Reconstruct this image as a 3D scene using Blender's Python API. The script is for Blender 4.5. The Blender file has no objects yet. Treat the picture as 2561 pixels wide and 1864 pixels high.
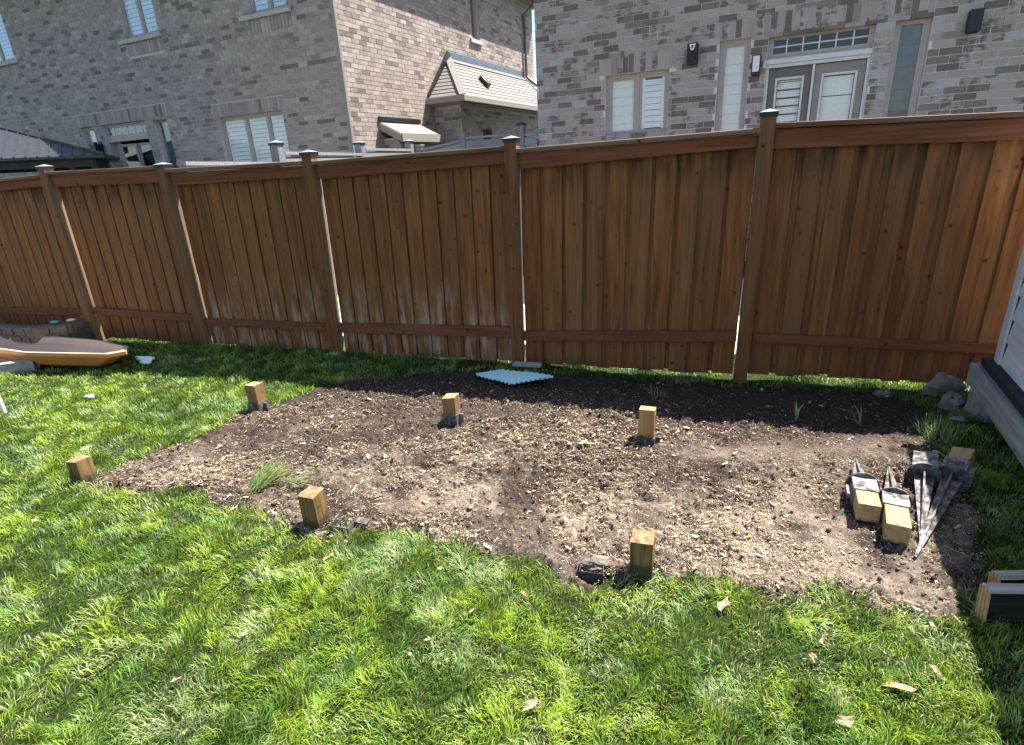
import bpy, math, random
import numpy as np
from math import sin, cos, radians, pi
from mathutils import Vector, Matrix, Euler

random.seed(7)
RNG = np.random.default_rng(11)
scene = bpy.context.scene
COL = scene.collection

# ------------------------------------------------------------------ camera
FPX, PITCH, ROLL, CAMH = 1405.6, 20.42, 3.29, 1.62
cam_d = bpy.data.cameras.new('camera')
cam = bpy.data.objects.new('camera', cam_d)
COL.objects.link(cam)
cam_d.sensor_width = 36.0
cam_d.lens = FPX / 2561.0 * 36.0
cam_d.clip_start, cam_d.clip_end = 0.05, 2000.0
_p, _r = radians(PITCH), radians(-ROLL)
_fw = Vector((0, cos(_p), -sin(_p)))
_rt = Vector((1, 0, 0)) * cos(_r) + Vector((0, sin(_p), cos(_p))) * sin(_r)
_up = _rt.cross(_fw)
_m = Matrix((_rt, _up, -_fw)).transposed().to_4x4()
_m.translation = (0, 0, CAMH)
cam.matrix_world = _m
scene.camera = cam

# ------------------------------------------------------------------ sky and sun
SUN_EL, SUN_AZ = 60.0, 33.0          # azimuth counted from +x towards +y
w = bpy.data.worlds.new('World')
scene.world = w
w.use_nodes = True
nt = w.node_tree
sky = nt.nodes.new('ShaderNodeTexSky')
sky.sky_type = 'NISHITA'
sky.sun_disc = False
sky.sun_elevation = radians(SUN_EL)
sky.sun_rotation = radians(90.0 - SUN_AZ)
sky.air_density, sky.dust_density, sky.ozone_density = 1.0, 1.2, 1.0
nt.nodes['Background'].inputs['Strength'].default_value = 0.08
nt.links.new(sky.outputs[0], nt.nodes['Background'].inputs['Color'])
sun_d = bpy.data.lights.new('sun', 'SUN')
sun_d.energy = 5.0
sun_d.angle = radians(0.55)
sun_d.color = (1.0, 0.955, 0.88)
sun = bpy.data.objects.new('sun', sun_d)
COL.objects.link(sun)
_sd = Vector((cos(radians(SUN_EL)) * cos(radians(SUN_AZ)), cos(radians(SUN_EL)) * sin(radians(SUN_AZ)), sin(radians(SUN_EL))))
sun.rotation_euler = _sd.to_track_quat('Z', 'Y').to_euler()
sun.location = (6, 6, 12)
scene.view_settings.view_transform = 'Standard'
scene.view_settings.look = 'None'
scene.view_settings.exposure = 1.70
scene.view_settings.gamma = 1.0
scene.cycles.max_bounces = 8
scene.cycles.transparent_max_bounces = 12


# ------------------------------------------------------------------ node material helpers
class NB:
    """Small builder for one node material."""
    def __init__(self, name):
        self.m = bpy.data.materials.new(name)
        self.m.use_nodes = True
        self.t = self.m.node_tree
        self.b = self.t.nodes['Principled BSDF']
        self.out = self.t.nodes['Material Output']

    def n(self, typ, **kw):
        x = self.t.nodes.new(typ)
        for k_, v in kw.items():
            setattr(x, k_, v)
        return x

    def l(self, a, b):
        self.t.links.new(a, b)

    def pos(self):
        return self.n('ShaderNodeNewGeometry').outputs['Position']

    def obj(self):
        return self.n('ShaderNodeTexCoord').outputs['Object']

    def map(self, vec, scale=(1, 1, 1), loc=None):
        m = self.n('ShaderNodeMapping')
        m.inputs['Scale'].default_value = scale
        self.l(vec, m.inputs['Vector'])
        if loc is not None:
            self.l(loc, m.inputs['Location'])
        return m.outputs[0]

    def noise(self, vec, scale, detail=4.0, rough=0.55, dist=0.0):
        x = self.n('ShaderNodeTexNoise')
        x.inputs['Scale'].default_value = scale
        x.inputs['Detail'].default_value = detail
        x.inputs['Roughness'].default_value = rough
        x.inputs['Distortion'].default_value = dist
        if vec is not None:
            self.l(vec, x.inputs['Vector'])
        return x.outputs['Fac']

    def ramp(self, fac, stops, interp='LINEAR'):
        r = self.n('ShaderNodeValToRGB')
        r.color_ramp.interpolation = interp
        e = r.color_ramp.elements
        while len(e) > 1:
            e.remove(e[-1])
        for i, (p, c) in enumerate(stops):
            if i == 0:
                x = e[0]
                x.position = p
            else:
                x = e.new(p)
            if not isinstance(c, tuple):
                c = (c, c, c)
            x.color = (c[0], c[1], c[2], 1)
        self.l(fac, r.inputs['Fac'])
        return r.outputs['Color']

    def mix(self, fac, a, b, mode='MIX'):
        x = self.n('ShaderNodeMix', data_type='RGBA', blend_type=mode)
        for s, v in ((x.inputs[0], fac), (x.inputs[6], a), (x.inputs[7], b)):
            if isinstance(v, (int, float)):
                s.default_value = v
            elif isinstance(v, tuple):
                s.default_value = (v[0], v[1], v[2], 1)
            else:
                self.l(v, s)
        return x.outputs[2]

    def math(self, op, a, b=0.0, clamp=False):
        x = self.n('ShaderNodeMath', operation=op, use_clamp=clamp)
        for s, v in ((x.inputs[0], a), (x.inputs[1], b)):
            if isinstance(v, (int, float)):
                s.default_value = v
            else:
                self.l(v, s)
        return x.outputs[0]

    def bump(self, h, strength=0.3, dist=0.01):
        x = self.n('ShaderNodeBump')
        x.inputs['Strength'].default_value = strength
        x.inputs['Distance'].default_value = dist
        self.l(h, x.inputs['Height'])
        self.l(x.outputs[0], self.b.inputs['Normal'])

    def col(self, c):
        if isinstance(c, tuple):
            self.b.inputs['Base Color'].default_value = (c[0], c[1], c[2], 1)
        else:
            self.l(c, self.b.inputs['Base Color'])

    def set(self, rough=None, metal=None, spec=None):
        if rough is not None:
            if isinstance(rough, (int, float)):
                self.b.inputs['Roughness'].default_value = rough
            else:
                self.l(rough, self.b.inputs['Roughness'])
        if metal is not None:
            self.b.inputs['Metallic'].default_value = metal
        if spec is not None:
            self.b.inputs['Specular IOR Level'].default_value = spec
        return self.m

    def orand(self):
        return self.n('ShaderNodeObjectInfo').outputs['Random']

    def irand(self):
        g = self.n('ShaderNodeNewGeometry')
        s = self.math('ADD', g.outputs['Random Per Island'], self.orand())
        return self.math('FRACT', s)

    def zpart(self, vec, axis=2):
        s = self.n('ShaderNodeSeparateXYZ')
        self.l(vec, s.inputs[0])
        return s.outputs[axis]


def plain(name, c, rough=0.6, metal=0.0, var=0.12, scale=9.0, bump=0.0, spec=0.5):
    b = NB(name)
    v = b.noise(b.pos(), scale, 5, 0.6)
    c1 = tuple(max(0, x * (1 - var * 1.6)) for x in c)
    c2 = tuple(min(1, x * (1 + var)) for x in c)
    b.col(b.ramp(v, [(0.3, c1), (0.7, c2)]))
    b.set(b.ramp(v, [(0.3, min(1, rough + 0.1)), (0.7, max(0.05, rough - 0.1))]), metal, spec)
    if bump:
        b.bump(b.noise(b.pos(), scale * 8, 4), bump, 0.004)
    return b.m


def wood(name, dark, mid, light, axis=2, stain=0.0, knots=True, weather=None, rough=0.75, topdark=0.0, soil_line=0.0):
    """Board whose grain runs along local axis."""
    b = NB(name)
    r = b.orand()
    o = b.obj()
    cx = b.n('ShaderNodeCombineXYZ')
    for i in range(3):
        b.l(b.math('MULTIPLY', r, 37.0 + 11 * i), cx.inputs[i])
    sc = [26.0, 26.0, 26.0]
    sc[axis] = 1.3
    v = b.map(o, tuple(sc), cx.outputs[0])
    g1 = b.noise(v, 1.0, 6, 0.62, 1.2)
    sc2 = [6.0, 6.0, 6.0]
    sc2[axis] = 0.8
    g2 = b.noise(b.map(o, tuple(sc2), cx.outputs[0]), 1.0, 3, 0.5)
    c = b.ramp(g1, [(0.28, dark), (0.5, mid), (0.74, light)])
    tone = b.ramp(r, [(0.0, (0.82, 0.85, 0.88)), (0.35, (1.0, 1.0, 1.0)), (0.6, (0.92, 0.87, 0.82)), (0.8, (1.04, 1.06, 1.06)), (1.0, (1.1, 1.1, 1.06))])
    c = b.mix(1.0, c, tone, 'MULTIPLY')
    c = b.mix(b.ramp(g2, [(0.42, 0.0), (0.72, 0.55)]), c, weather if weather else mid)
    if knots:
        vo = b.n('ShaderNodeTexVoronoi')
        vo.inputs['Scale'].default_value = 1.0
        ks = [11.0, 11.0, 11.0]
        ks[axis] = 10.0
        b.l(b.map(o, tuple(ks), cx.outputs[0]), vo.inputs['Vector'])
        kf = b.ramp(vo.outputs['Distance'], [(0.06, 1.0), (0.18, 0.0)])
        c = b.mix(b.math('MULTIPLY', b.math('MULTIPLY', kf, 0.9), b.ramp(b.noise(b.map(o, (3, 3, 3), cx.outputs[0]), 2.0, 2), [(0.40, 0.15), (0.6, 1.0)])), c, tuple(x * 0.25 for x in dark))
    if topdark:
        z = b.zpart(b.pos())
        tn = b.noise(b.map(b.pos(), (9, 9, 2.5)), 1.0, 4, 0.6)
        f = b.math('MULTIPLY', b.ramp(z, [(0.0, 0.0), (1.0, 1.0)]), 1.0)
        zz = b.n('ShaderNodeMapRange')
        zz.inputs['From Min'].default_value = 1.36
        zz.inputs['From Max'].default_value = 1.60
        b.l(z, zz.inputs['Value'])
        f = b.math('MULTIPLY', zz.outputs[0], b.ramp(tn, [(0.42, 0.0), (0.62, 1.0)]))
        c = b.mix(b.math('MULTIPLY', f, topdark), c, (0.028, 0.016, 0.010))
    if soil_line:
        zz = b.n('ShaderNodeMapRange')
        zz.inputs['From Min'].default_value = soil_line
        zz.inputs['From Max'].default_value = 0.0
        b.l(b.zpart(b.pos()), zz.inputs['Value'])
        dn_ = b.noise(b.pos(), 34, 5, .65)
        f = b.math('ADD', b.math('MULTIPLY', zz.outputs[0], .55), b.math('MULTIPLY', dn_, .6))
        c = b.mix(b.ramp(f, [(.50, 0.0), (.64, .85)]), c, (.045, .031, .023))
    if stain:
        z = b.zpart(b.pos())
        sx = b.zpart(o, 0)
        zz = b.n('ShaderNodeMapRange')
        zz.inputs['From Min'].default_value = 0.78
        zz.inputs['From Max'].default_value = 0.34
        b.l(z, zz.inputs['Value'])
        sn = b.noise(b.map(b.pos(), (13, 13, 2.2)), 1.0, 6, 0.7)
        f = b.math('MULTIPLY', zz.outputs[0], b.ramp(sn, [(0.47, 0.0), (0.66, 1.0)]))
        c = b.mix(b.math('MULTIPLY', f, stain), c, (0.52, 0.42, 0.34))
    b.col(c)
    b.bump(g1, 0.35, 0.003)
    return b.set(rough, 0, 0.25)


# ------------------------------------------------------------------ mesh helpers
class MB:
    def __init__(self):
        self.v, self.f, self.mi = [], [], []

    def add(self, vs, fs, mi=0):
        o = len(self.v)
        self.v += [tuple(x) for x in vs]
        self.f += [tuple(i + o for i in q) for q in fs]
        self.mi += [mi] * len(fs)
        return self

    def box(self, x0, x1, y0, y1, z0, z1, mi=0):
        vs = [(x0, y0, z0), (x1, y0, z0), (x1, y1, z0), (x0, y1, z0), (x0, y0, z1), (x1, y0, z1), (x1, y1, z1), (x0, y1, z1)]
        return self.add(vs, [(0, 3, 2, 1), (4, 5, 6, 7), (0, 1, 5, 4), (1, 2, 6, 5), (2, 3, 7, 6), (3, 0, 4, 7)], mi)

    def obox(self, c, ax, ay, az, hx, hy, hz, mi=0):
        c, ax, ay, az = Vector(c), Vector(ax), Vector(ay), Vector(az)
        vs = []
        for sz in (-1, 1):
            for sx, sy in ((-1, -1), (1, -1), (1, 1), (-1, 1)):
                vs.append(c + ax * (sx * hx) + ay * (sy * hy) + az * (sz * hz))
        return self.add(vs, [(0, 3, 2, 1), (4, 5, 6, 7), (0, 1, 5, 4), (1, 2, 6, 5), (2, 3, 7, 6), (3, 0, 4, 7)], mi)

    def bar(self, a, b_, wd, ht, up=(0, 0, 1), mi=0):
        a, b_ = Vector(a), Vector(b_)
        d = b_ - a
        L = d.length
        d.normalize()
        s = d.cross(Vector(up))
        s.normalize()
        u = s.cross(d)
        return self.obox((a + b_) / 2, d, s, u, L / 2, wd / 2, ht / 2, mi)

    def tube(self, pts, rad, seg=8, mi=0, cap=True):
        pts = [Vector(p) for p in pts]
        rings = []
        for i, p in enumerate(pts):
            d = (pts[min(i + 1, len(pts) - 1)] - pts[max(i - 1, 0)]).normalized()
            ref = Vector((0, 0, 1)) if abs(d.z) < 0.9 else Vector((1, 0, 0))
            s = d.cross(ref).normalized()
            u = s.cross(d)
            r = rad[i] if isinstance(rad, (list, tuple)) else rad
            rings.append([p + s * (r * cos(2 * pi * k / seg)) + u * (r * sin(2 * pi * k / seg)) for k in range(seg)])
        vs = [v for r in rings for v in r]
        fs = []
        for i in range(len(pts) - 1):
            for k in range(seg):
                a, b2 = i * seg + k, i * seg + (k + 1) % seg
                fs.append((a, b2, b2 + seg, a + seg))
        if cap:
            fs.append(tuple(range(seg - 1, -1, -1)))
            fs.append(tuple((len(pts) - 1) * seg + k for k in range(seg)))
        return self.add(vs, fs, mi)

    def prism(self, poly, z0, z1, mi=0):
        n = len(poly)
        vs = [(p[0], p[1], z0) for p in poly] + [(p[0], p[1], z1) for p in poly]
        fs = [tuple(range(n - 1, -1, -1)), tuple(range(n, 2 * n))]
        for i in range(n):
            j = (i + 1) % n
            fs.append((i, j, n + j, n + i))
        return self.add(vs, fs, mi)

    def build(self, name, mat, parent=None, bevel=0.0, smooth=False, loc=None, rot=None):
        me = bpy.data.meshes.new(name)
        me.from_pydata(self.v, [], self.f)
        mats = mat if isinstance(mat, (list, tuple)) else [mat]
        for m in mats:
            me.materials.append(m)
        if len(mats) > 1:
            me.polygons.foreach_set('material_index', self.mi)
        if smooth:
            me.polygons.foreach_set('use_smooth', [True] * len(me.polygons))
        me.update()
        o = bpy.data.objects.new(name, me)
        COL.objects.link(o)
        if parent is not None:
            o.parent = parent
        if loc is not None:
            o.location = loc
        if rot is not None:
            o.rotation_euler = rot
        if bevel:
            md = o.modifiers.new('bevel', 'BEVEL')
            md.width = bevel
            md.segments = 2
            md.limit_method = 'ANGLE'
        return o


def big_mesh(name, V, tris=None, quads=None, col=None, mat=None, smooth=False):
    me = bpy.data.meshes.new(name)
    me.vertices.add(len(V))
    me.vertices.foreach_set('co', np.ascontiguousarray(V, np.float32).ravel())
    parts, starts, s = [], [], 0
    for arr, k_ in ((tris, 3), (quads, 4)):
        if arr is not None and len(arr):
            parts.append(np.asarray(arr, np.int32).ravel())
            starts.append(s + np.arange(len(arr), dtype=np.int32) * k_)
            s += len(arr) * k_
    li = np.concatenate(parts)
    ls = np.concatenate(starts)
    me.loops.add(len(li))
    me.loops.foreach_set('vertex_index', li)
    me.polygons.add(len(ls))
    me.polygons.foreach_set('loop_start', ls)
    if smooth:
        me.polygons.foreach_set('use_smooth', np.ones(len(ls), dtype=bool))
    me.update(calc_edges=True)
    me.validate()
    if col is not None:
        a = me.color_attributes.new('col', 'FLOAT_COLOR', 'POINT')
        a.data.foreach_set('color', np.ascontiguousarray(col, np.float32).ravel())
    if mat:
        me.materials.append(mat)
    o = bpy.data.objects.new(name, me)
    COL.objects.link(o)
    return o


def empty(name, loc, rz=0.0):
    o = bpy.data.objects.new(name, None)
    o.empty_display_size = 0.2
    COL.objects.link(o)
    o.location = loc
    o.rotation_euler = (0, 0, rz)
    return o


def tag(o, label=None, cat=None, group=None, kind=None):
    for k_, v in (('label', label), ('category', cat), ('group', group), ('kind', kind)):
        if v:
            o[k_] = v
    return o


# ------------------------------------------------------------------ 2D noise and ground shape
def _hash(ix, iy, seed):
    m = np.uint64(0xFFFFFFFF)
    h = (ix.astype(np.int64) & 0xFFFFFFFF).astype(np.uint64)
    k = (iy.astype(np.int64) & 0xFFFFFFFF).astype(np.uint64)

    def mixb(v):
        v = ((v ^ (v >> np.uint64(16))) * np.uint64(0x7FEB352D)) & m
        v = ((v ^ (v >> np.uint64(15))) * np.uint64(0x846CA68B)) & m
        return v ^ (v >> np.uint64(16))
    h = mixb((h + np.uint64(seed * 7919 + 13)) & m)
    h = mixb((h ^ (k * np.uint64(0x9E3779B1))) & m)
    return (h & np.uint64(0xFFFFFF)).astype(float) / float(0xFFFFFF)


def vnoise(x, y, s, seed=0):
    x = np.asarray(x, float) * s
    y = np.asarray(y, float) * s
    ix, iy = np.floor(x), np.floor(y)
    fx, fy = x - ix, y - iy
    fx = fx * fx * (3 - 2 * fx)
    fy = fy * fy * (3 - 2 * fy)
    a, b_, c, d = _hash(ix, iy, seed), _hash(ix + 1, iy, seed), _hash(ix, iy + 1, seed), _hash(ix + 1, iy + 1, seed)
    return (a + (b_ - a) * fx) * (1 - fy) + (c + (d - c) * fx) * fy


def fbm(x, y, s, octv=4, seed=0, gain=0.5):
    t, amp, tot = 0.0, 1.0, 0.0
    for i in range(octv):
        t = t + amp * vnoise(x, y, s * 2 ** i, seed + i * 17)
        tot += amp
        amp *= gain
    return t / tot


A_F = 0.332                                     # the fence's bearing
FU = np.array([cos(A_F), -sin(A_F)])
FN = np.array([sin(A_F), cos(A_F)])
F_N0 = 4.31


def hgt(x, y):
    """gentle lawn relief"""
    x, y = np.asarray(x, float), np.asarray(y, float)
    far = np.clip(1 - (np.hypot(x, y) - 9) / 6, 0, 1)
    v = (x * FN[0] + y * FN[1]) - F_N0
    dip = -0.022 * np.exp(-((v - 0.05) / 0.28) ** 2) * np.clip((x + 0.2) / 1.0, 0, 1)
    return far * (0.05 * (fbm(x, y, 0.8, 2, 3) - 0.5) + 0.02 * (vnoise(x, y, 3.1, 9) - 0.5) + dip)


BED = np.array([(-2.60, 2.90), (-2.43, 3.22), (-2.17, 3.44), (-1.92, 3.81), (-1.75, 4.09), (-1.62, 4.24), (-1.39, 4.33), (-1.0, 4.41),
                (-0.24, 4.44), (0.67, 4.15), (1.64, 3.85), (2.40, 3.60), (2.74, 3.42), (2.58, 3.09), (2.40, 2.78), (2.25, 2.5), (2.05, 2.1),
                (1.80, 1.74), (1.56, 1.50), (1.456, 1.562), (1.312, 1.617), (1.105, 1.703), (0.867, 1.759), (0.621, 1.831),
                (0.262, 1.888), (0.081, 1.973), (-0.155, 2.10), (-0.412, 2.206), (-0.77, 2.291), (-1.088, 2.395), (-1.448, 2.549),
                (-1.886, 2.746), (-2.21, 2.78)])


def poly_sd(x, y, P):
    """signed distance, positive inside"""
    x, y = np.asarray(x, float), np.asarray(y, float)
    d = np.full(x.shape, 1e9)
    ins = np.zeros(x.shape, bool)
    n = len(P)
    for i in range(n):
        ax, ay = P[i]
        bx, by = P[(i + 1) % n]
        ex, ey = bx - ax, by - ay
        t = np.clip(((x - ax) * ex + (y - ay) * ey) / (ex * ex + ey * ey), 0, 1)
        d = np.minimum(d, np.hypot(x - ax - t * ex, y - ay - t * ey))
        c = ((ay > y) != (by > y)) & (x < (bx - ax) * (y - ay) / (by - ay + 1e-12) + ax)
        ins ^= c
    return np.where(ins, d, -d)


def bed_sd(x, y):
    spot = .22 * np.exp(-(((x + .83) / .17) ** 2 + ((y - 2.35) / .10) ** 2)) + .12 * np.exp(-(((x - .28) / .12) ** 2 + ((y - 1.91) / .07) ** 2))
    return poly_sd(x, y, BED) + spot + 0.24 * (fbm(x, y, 4.0, 4, 21, .6) - 0.5) + 0.05 * (vnoise(x, y, 26, 5) - 0.5)


def soil_h(x, y):
    """relief of the bare bed"""
    lum = fbm(x, y, 2.2, 3, 31) - 0.5
    cl = fbm(x, y, 17, 3, 41)
    fine = fbm(x, y, 55, 2, 51)
    smooth = np.clip(smoothpatch(x, y), 0, 1)
    rough = 1 - 0.8 * smooth
    return hgt(x, y) + 0.012 + 0.03 * lum + rough * (0.058 * (np.maximum(cl, 0.40) - 0.5) + 0.040 * (fine - 0.5))


def smoothpatch(x, y):
    """trodden, compact earth"""
    p = np.exp(-(((x + 0.62) / 0.42) ** 2 + ((y - 2.46) / 0.13) ** 2) * 1.2)
    p = np.maximum(p, np.exp(-(((x - 1.33) / 0.22) ** 2 + ((y - 2.1) / 0.36) ** 2)))
    p = np.maximum(p, np.exp(-(((x - 1.55) / 0.7) ** 2 + ((y - 2.85) / 0.14) ** 2)))
    p = np.maximum(p, 0.8 * np.exp(-(((x - 1.15) / 0.4) ** 2 + ((y - 1.83) / 0.12) ** 2)))
    return p * (0.6 + 0.8 * fbm(x, y, 3, 2, 61))


def rich_map(x, y):
    """where straw and chips lie thickest"""
    r = np.exp(-(((x - .42) / .95) ** 2 + ((y - 2.18) / .42) ** 2))
    r = np.maximum(r, .85 * np.exp(-(((x - .95) / .6) ** 2 + ((y - 1.98) / .3) ** 2)))
    r = np.maximum(r, .75 * np.exp(-(((x + 2.1) / .5) ** 2 + ((y - 3.0) / .35) ** 2)))
    return np.maximum(r, .5 * np.exp(-(((x + .4) / 1.2) ** 2 + ((y - 3.1) / .5) ** 2)))


# ------------------------------------------------------------------ materials
def brick_mat(name, stops, streak):
    b = NB(name)
    r = b.irand()
    c = b.ramp(r, stops)
    p = b.pos()
    big = b.noise(b.map(p, (7, 7, 22)), 1.0, 3, 0.6)
    fine = b.noise(p, 70, 5, 0.7)
    wx = b.noise(b.map(p, (9.5, 9.5, 2.5)), 1.0, 2, 0.5)
    sel = b.math('GREATER_THAN', b.math('FRACT', b.math('MULTIPLY', r, 7.31)), 0.62)
    f = b.math('MULTIPLY', b.ramp(b.math('ADD', b.math('MULTIPLY', big, 0.55), b.math('MULTIPLY', wx, 0.45)), [(0.47, 0.0), (0.55, 1.0)]), sel)
    c = b.mix(b.math('MULTIPLY', f, streak), c, (0.095, 0.07, 0.058))
    c = b.mix(b.math('MULTIPLY', b.ramp(fine, [(0.3, 0.0), (0.75, 1.0)]), 0.35), c, tuple([0.40, 0.355, 0.30]))
    b.col(c)
    b.bump(fine, 0.5, 0.004)
    return b.set(0.9, 0, 0.2)


M = {}
M['brick_right'] = brick_mat('brick_right', [(0.0, (0.115, 0.088, 0.080)), (0.16, (0.19, 0.153, 0.140)), (0.24, (0.34, 0.282, 0.236)),
                                             (0.6, (0.42, 0.357, 0.303)), (0.85, (0.36, 0.315, 0.30)), (1.0, (0.45, 0.415, 0.40))], 0.85)
M['brick_left'] = brick_mat('brick_left', [(0.0, (0.14, 0.110, 0.103)), (0.07, (0.20, 0.161, 0.150)), (0.14, (0.33, 0.272, 0.250)),
                                           (0.8, (0.42, 0.347, 0.308)), (1.0, (0.50, 0.422, 0.375))], 0.30)
M['mortar'] = plain('mortar', (0.66, 0.635, 0.615), 0.95, var=0.12, scale=14, bump=0.3)
M['mortar_left'] = plain('mortar_left', (0.56, 0.525, 0.49), 0.95, var=0.12, scale=14, bump=0.3)
M['stone'] = plain('stone_sill', (0.50, 0.47, 0.41), 0.85, var=0.1, scale=10, bump=0.2)
M['frame'] = plain('window_frame', (0.42, 0.37, 0.33), 0.45, var=0.05)
M['frame_white'] = plain('window_white', (0.66, 0.66, 0.64), 0.4, var=0.05)
M['door_taupe'] = plain('door_taupe', (0.15, 0.135, 0.12), 0.5, var=0.06)
M['door_light'] = plain('door_light', (0.27, 0.24, 0.21), 0.5, var=0.06)
M['shutter'] = plain('shutter', (0.86, 0.86, 0.83), 0.5, var=0.05)
M['blind'] = plain('blind', (0.82, 0.82, 0.76), 0.8, var=0.08, scale=40)
M['blind_dark'] = plain('blind_dark', (0.13, 0.15, 0.15), 0.8, var=0.1)
M['room_dark'] = plain('room_dark', (0.02, 0.025, 0.03), 0.9)
M['black'] = plain('black_plastic', (0.012, 0.012, 0.014), 0.45, var=0.2)
M['black_rubber'] = plain('black_rubber', (0.02, 0.021, 0.024), 0.7, var=0.25, bump=0.2)
M['navy'] = plain('dark_grille', (0.018, 0.021, 0.03), 0.6, var=0.2, scale=60, bump=0.4)
M['white'] = plain('white_plastic', (0.80, 0.80, 0.78), 0.4, var=0.03)
M['flash'] = plain('flashing', (0.035, 0.037, 0.04), 0.4, 0.4, var=0.3)
M['leadflash'] = plain('lead_flashing', (0.16, 0.18, 0.22), 0.35, 0.5, var=0.3, scale=20)
M['soffit'] = plain('soffit', (0.30, 0.275, 0.235), 0.55, var=0.05)
M['gutter'] = plain('gutter', (0.13, 0.115, 0.10), 0.4, var=0.1)
M['shingle'] = plain('shingle', (0.215, 0.198, 0.186), 0.95, var=0.3, scale=60, bump=0.6)
M['gaz_metal'] = plain('gazebo_metal', (0.05, 0.052, 0.058), 0.38, 0.25, var=0.15)
M['greyfence'] = wood('grey_fence_wood', (0.12, 0.125, 0.14), (0.20, 0.205, 0.22), (0.30, 0.30, 0.31), 2, knots=False, rough=0.8)
M['greyrail'] = wood('grey_rail_wood', (0.16, 0.165, 0.175), (0.26, 0.26, 0.265), (0.36, 0.355, 0.35), 0, knots=False, rough=0.8)
WD, WM, WL, WW = (0.090, 0.031, 0.011), (0.225, 0.083, 0.024), (0.315, 0.136, 0.044), (0.185, 0.104, 0.050)
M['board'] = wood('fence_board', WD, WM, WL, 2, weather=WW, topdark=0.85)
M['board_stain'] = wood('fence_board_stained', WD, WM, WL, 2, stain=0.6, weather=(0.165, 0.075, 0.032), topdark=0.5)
M['rail'] = wood('fence_rail', (0.090, 0.030, 0.013), (0.185, 0.064, 0.028), (0.25, 0.098, 0.046), 0, weather=(0.195, 0.056, 0.028))
M['post'] = wood('fence_post', (0.075, 0.028, 0.010), (0.175, 0.070, 0.024), (0.245, 0.112, 0.042), 2, weather=(0.185, 0.108, 0.056))
M['cap_wood'] = wood('fence_cap_wood', (0.09, 0.04, 0.02), (0.16, 0.075, 0.038), (0.23, 0.13, 0.075), 0, weather=(0.24, 0.18, 0.13))
M['sunlit_side'] = wood('sunlit_post_side', (0.12, 0.07, 0.04), (0.22, 0.14, 0.085), (0.32, 0.22, 0.14), 2, weather=(0.28, 0.19, 0.12), knots=False)  # right post faces coloured paler so their sunlit strip reads bright
M['stubwood'] = wood('stub_wood', (0.10, 0.052, 0.022), (0.25, 0.145, 0.062), (0.36, 0.23, 0.11), 2, weather=(0.14, 0.082, 0.042), soil_line=0.11, rough=0.8)
M['stubdirty'] = wood('stub_wood_dirty', (0.04, 0.025, 0.012), (0.17, 0.102, 0.043), (0.31, 0.198, 0.09), 2, weather=(0.06, 0.04, 0.022), soil_line=0.11, rough=0.85)
M['newwood'] = wood('cut_wood', (0.38, 0.24, 0.10), (0.60, 0.42, 0.20), (0.70, 0.52, 0.28), 0, weather=(0.55, 0.40, 0.20), rough=0.7)
M['oldbeam'] = wood('weathered_beam', (0.20, 0.185, 0.17), (0.34, 0.32, 0.295), (0.46, 0.44, 0.41), 0, weather=(0.27, 0.25, 0.23), rough=0.9)
M['blackwood'] = wood('black_stained_wood', (0.008, 0.007, 0.006), (0.018, 0.015, 0.012), (0.05, 0.04, 0.03), 0, weather=(0.012, 0.010, 0.009), rough=0.7)
M['siding'] = wood('shed_siding', (0.55, 0.55, 0.56), (0.70, 0.695, 0.70), (0.76, 0.75, 0.75), 0, knots=False, weather=(0.64, 0.64, 0.65), rough=0.6)
M['tan'] = plain('tan_plastic', (0.64, 0.24, 0.075), 0.5, var=0.08, scale=5)
M['tan_in'] = plain('pale_tan_plastic', (0.50, 0.37, 0.27), 0.55, var=0.08, scale=5)
M['moulded'] = plain('moulded_plastic', (0.135, 0.10, 0.08), 0.6, var=0.25, scale=14, bump=0.4)
M['foam'] = plain('foam_mat', (0.48, 0.78, 0.77), 0.75, var=0.06, scale=25, bump=0.2)
M['tissue'] = plain('tissue', (0.82, 0.84, 0.86), 0.9, var=0.04)
M['leafdry'] = plain('dry_leaf', (0.40, 0.29, 0.18), 0.8, var=0.35, scale=25, bump=0.4)
M['log'] = wood('log_block', (0.15, 0.12, 0.09), (0.30, 0.26, 0.21), (0.42, 0.38, 0.32), 2, weather=(0.24, 0.20, 0.16), rough=0.95)
M['rock'] = plain('field_stone', (0.21, 0.175, 0.145), 0.95, var=0.35, scale=11, bump=0.7)
M['gravel'] = plain('gravel', (0.55, 0.50, 0.44), 0.9, var=0.35, scale=40, bump=0.5)


def metal_dirty(name, lo, hi):
    b = NB(name)
    n1 = b.noise(b.pos(), 22, 5, 0.65)
    n2 = b.noise(b.pos(), 90, 3, 0.6)
    f = b.ramp(n1, [(lo, 0.0), (hi, 1.0)])
    c = b.mix(f, b.ramp(n2, [(0.3, (0.15, 0.157, 0.17)), (0.7, (0.28, 0.29, 0.305))]), (0.06, 0.042, 0.032))
    b.col(c)
    b.l(b.math('MULTIPLY', b.math('SUBTRACT', 1.0, f), 0.55), b.b.inputs['Metallic'])
    b.bump(n1, 0.4, 0.004)
    return b.set(b.ramp(n1, [(0.4, 0.42), (0.6, 0.95)]))


M['metal'] = metal_dirty('galvanised_socket', .46, .60)
M['metal_soil'] = metal_dirty('galvanised_soiled', .36, .56)
M['capmetal'] = plain('post_cap_metal', (0.24, 0.24, 0.235), 0.5, 0.0, var=0.12, scale=20)


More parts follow.
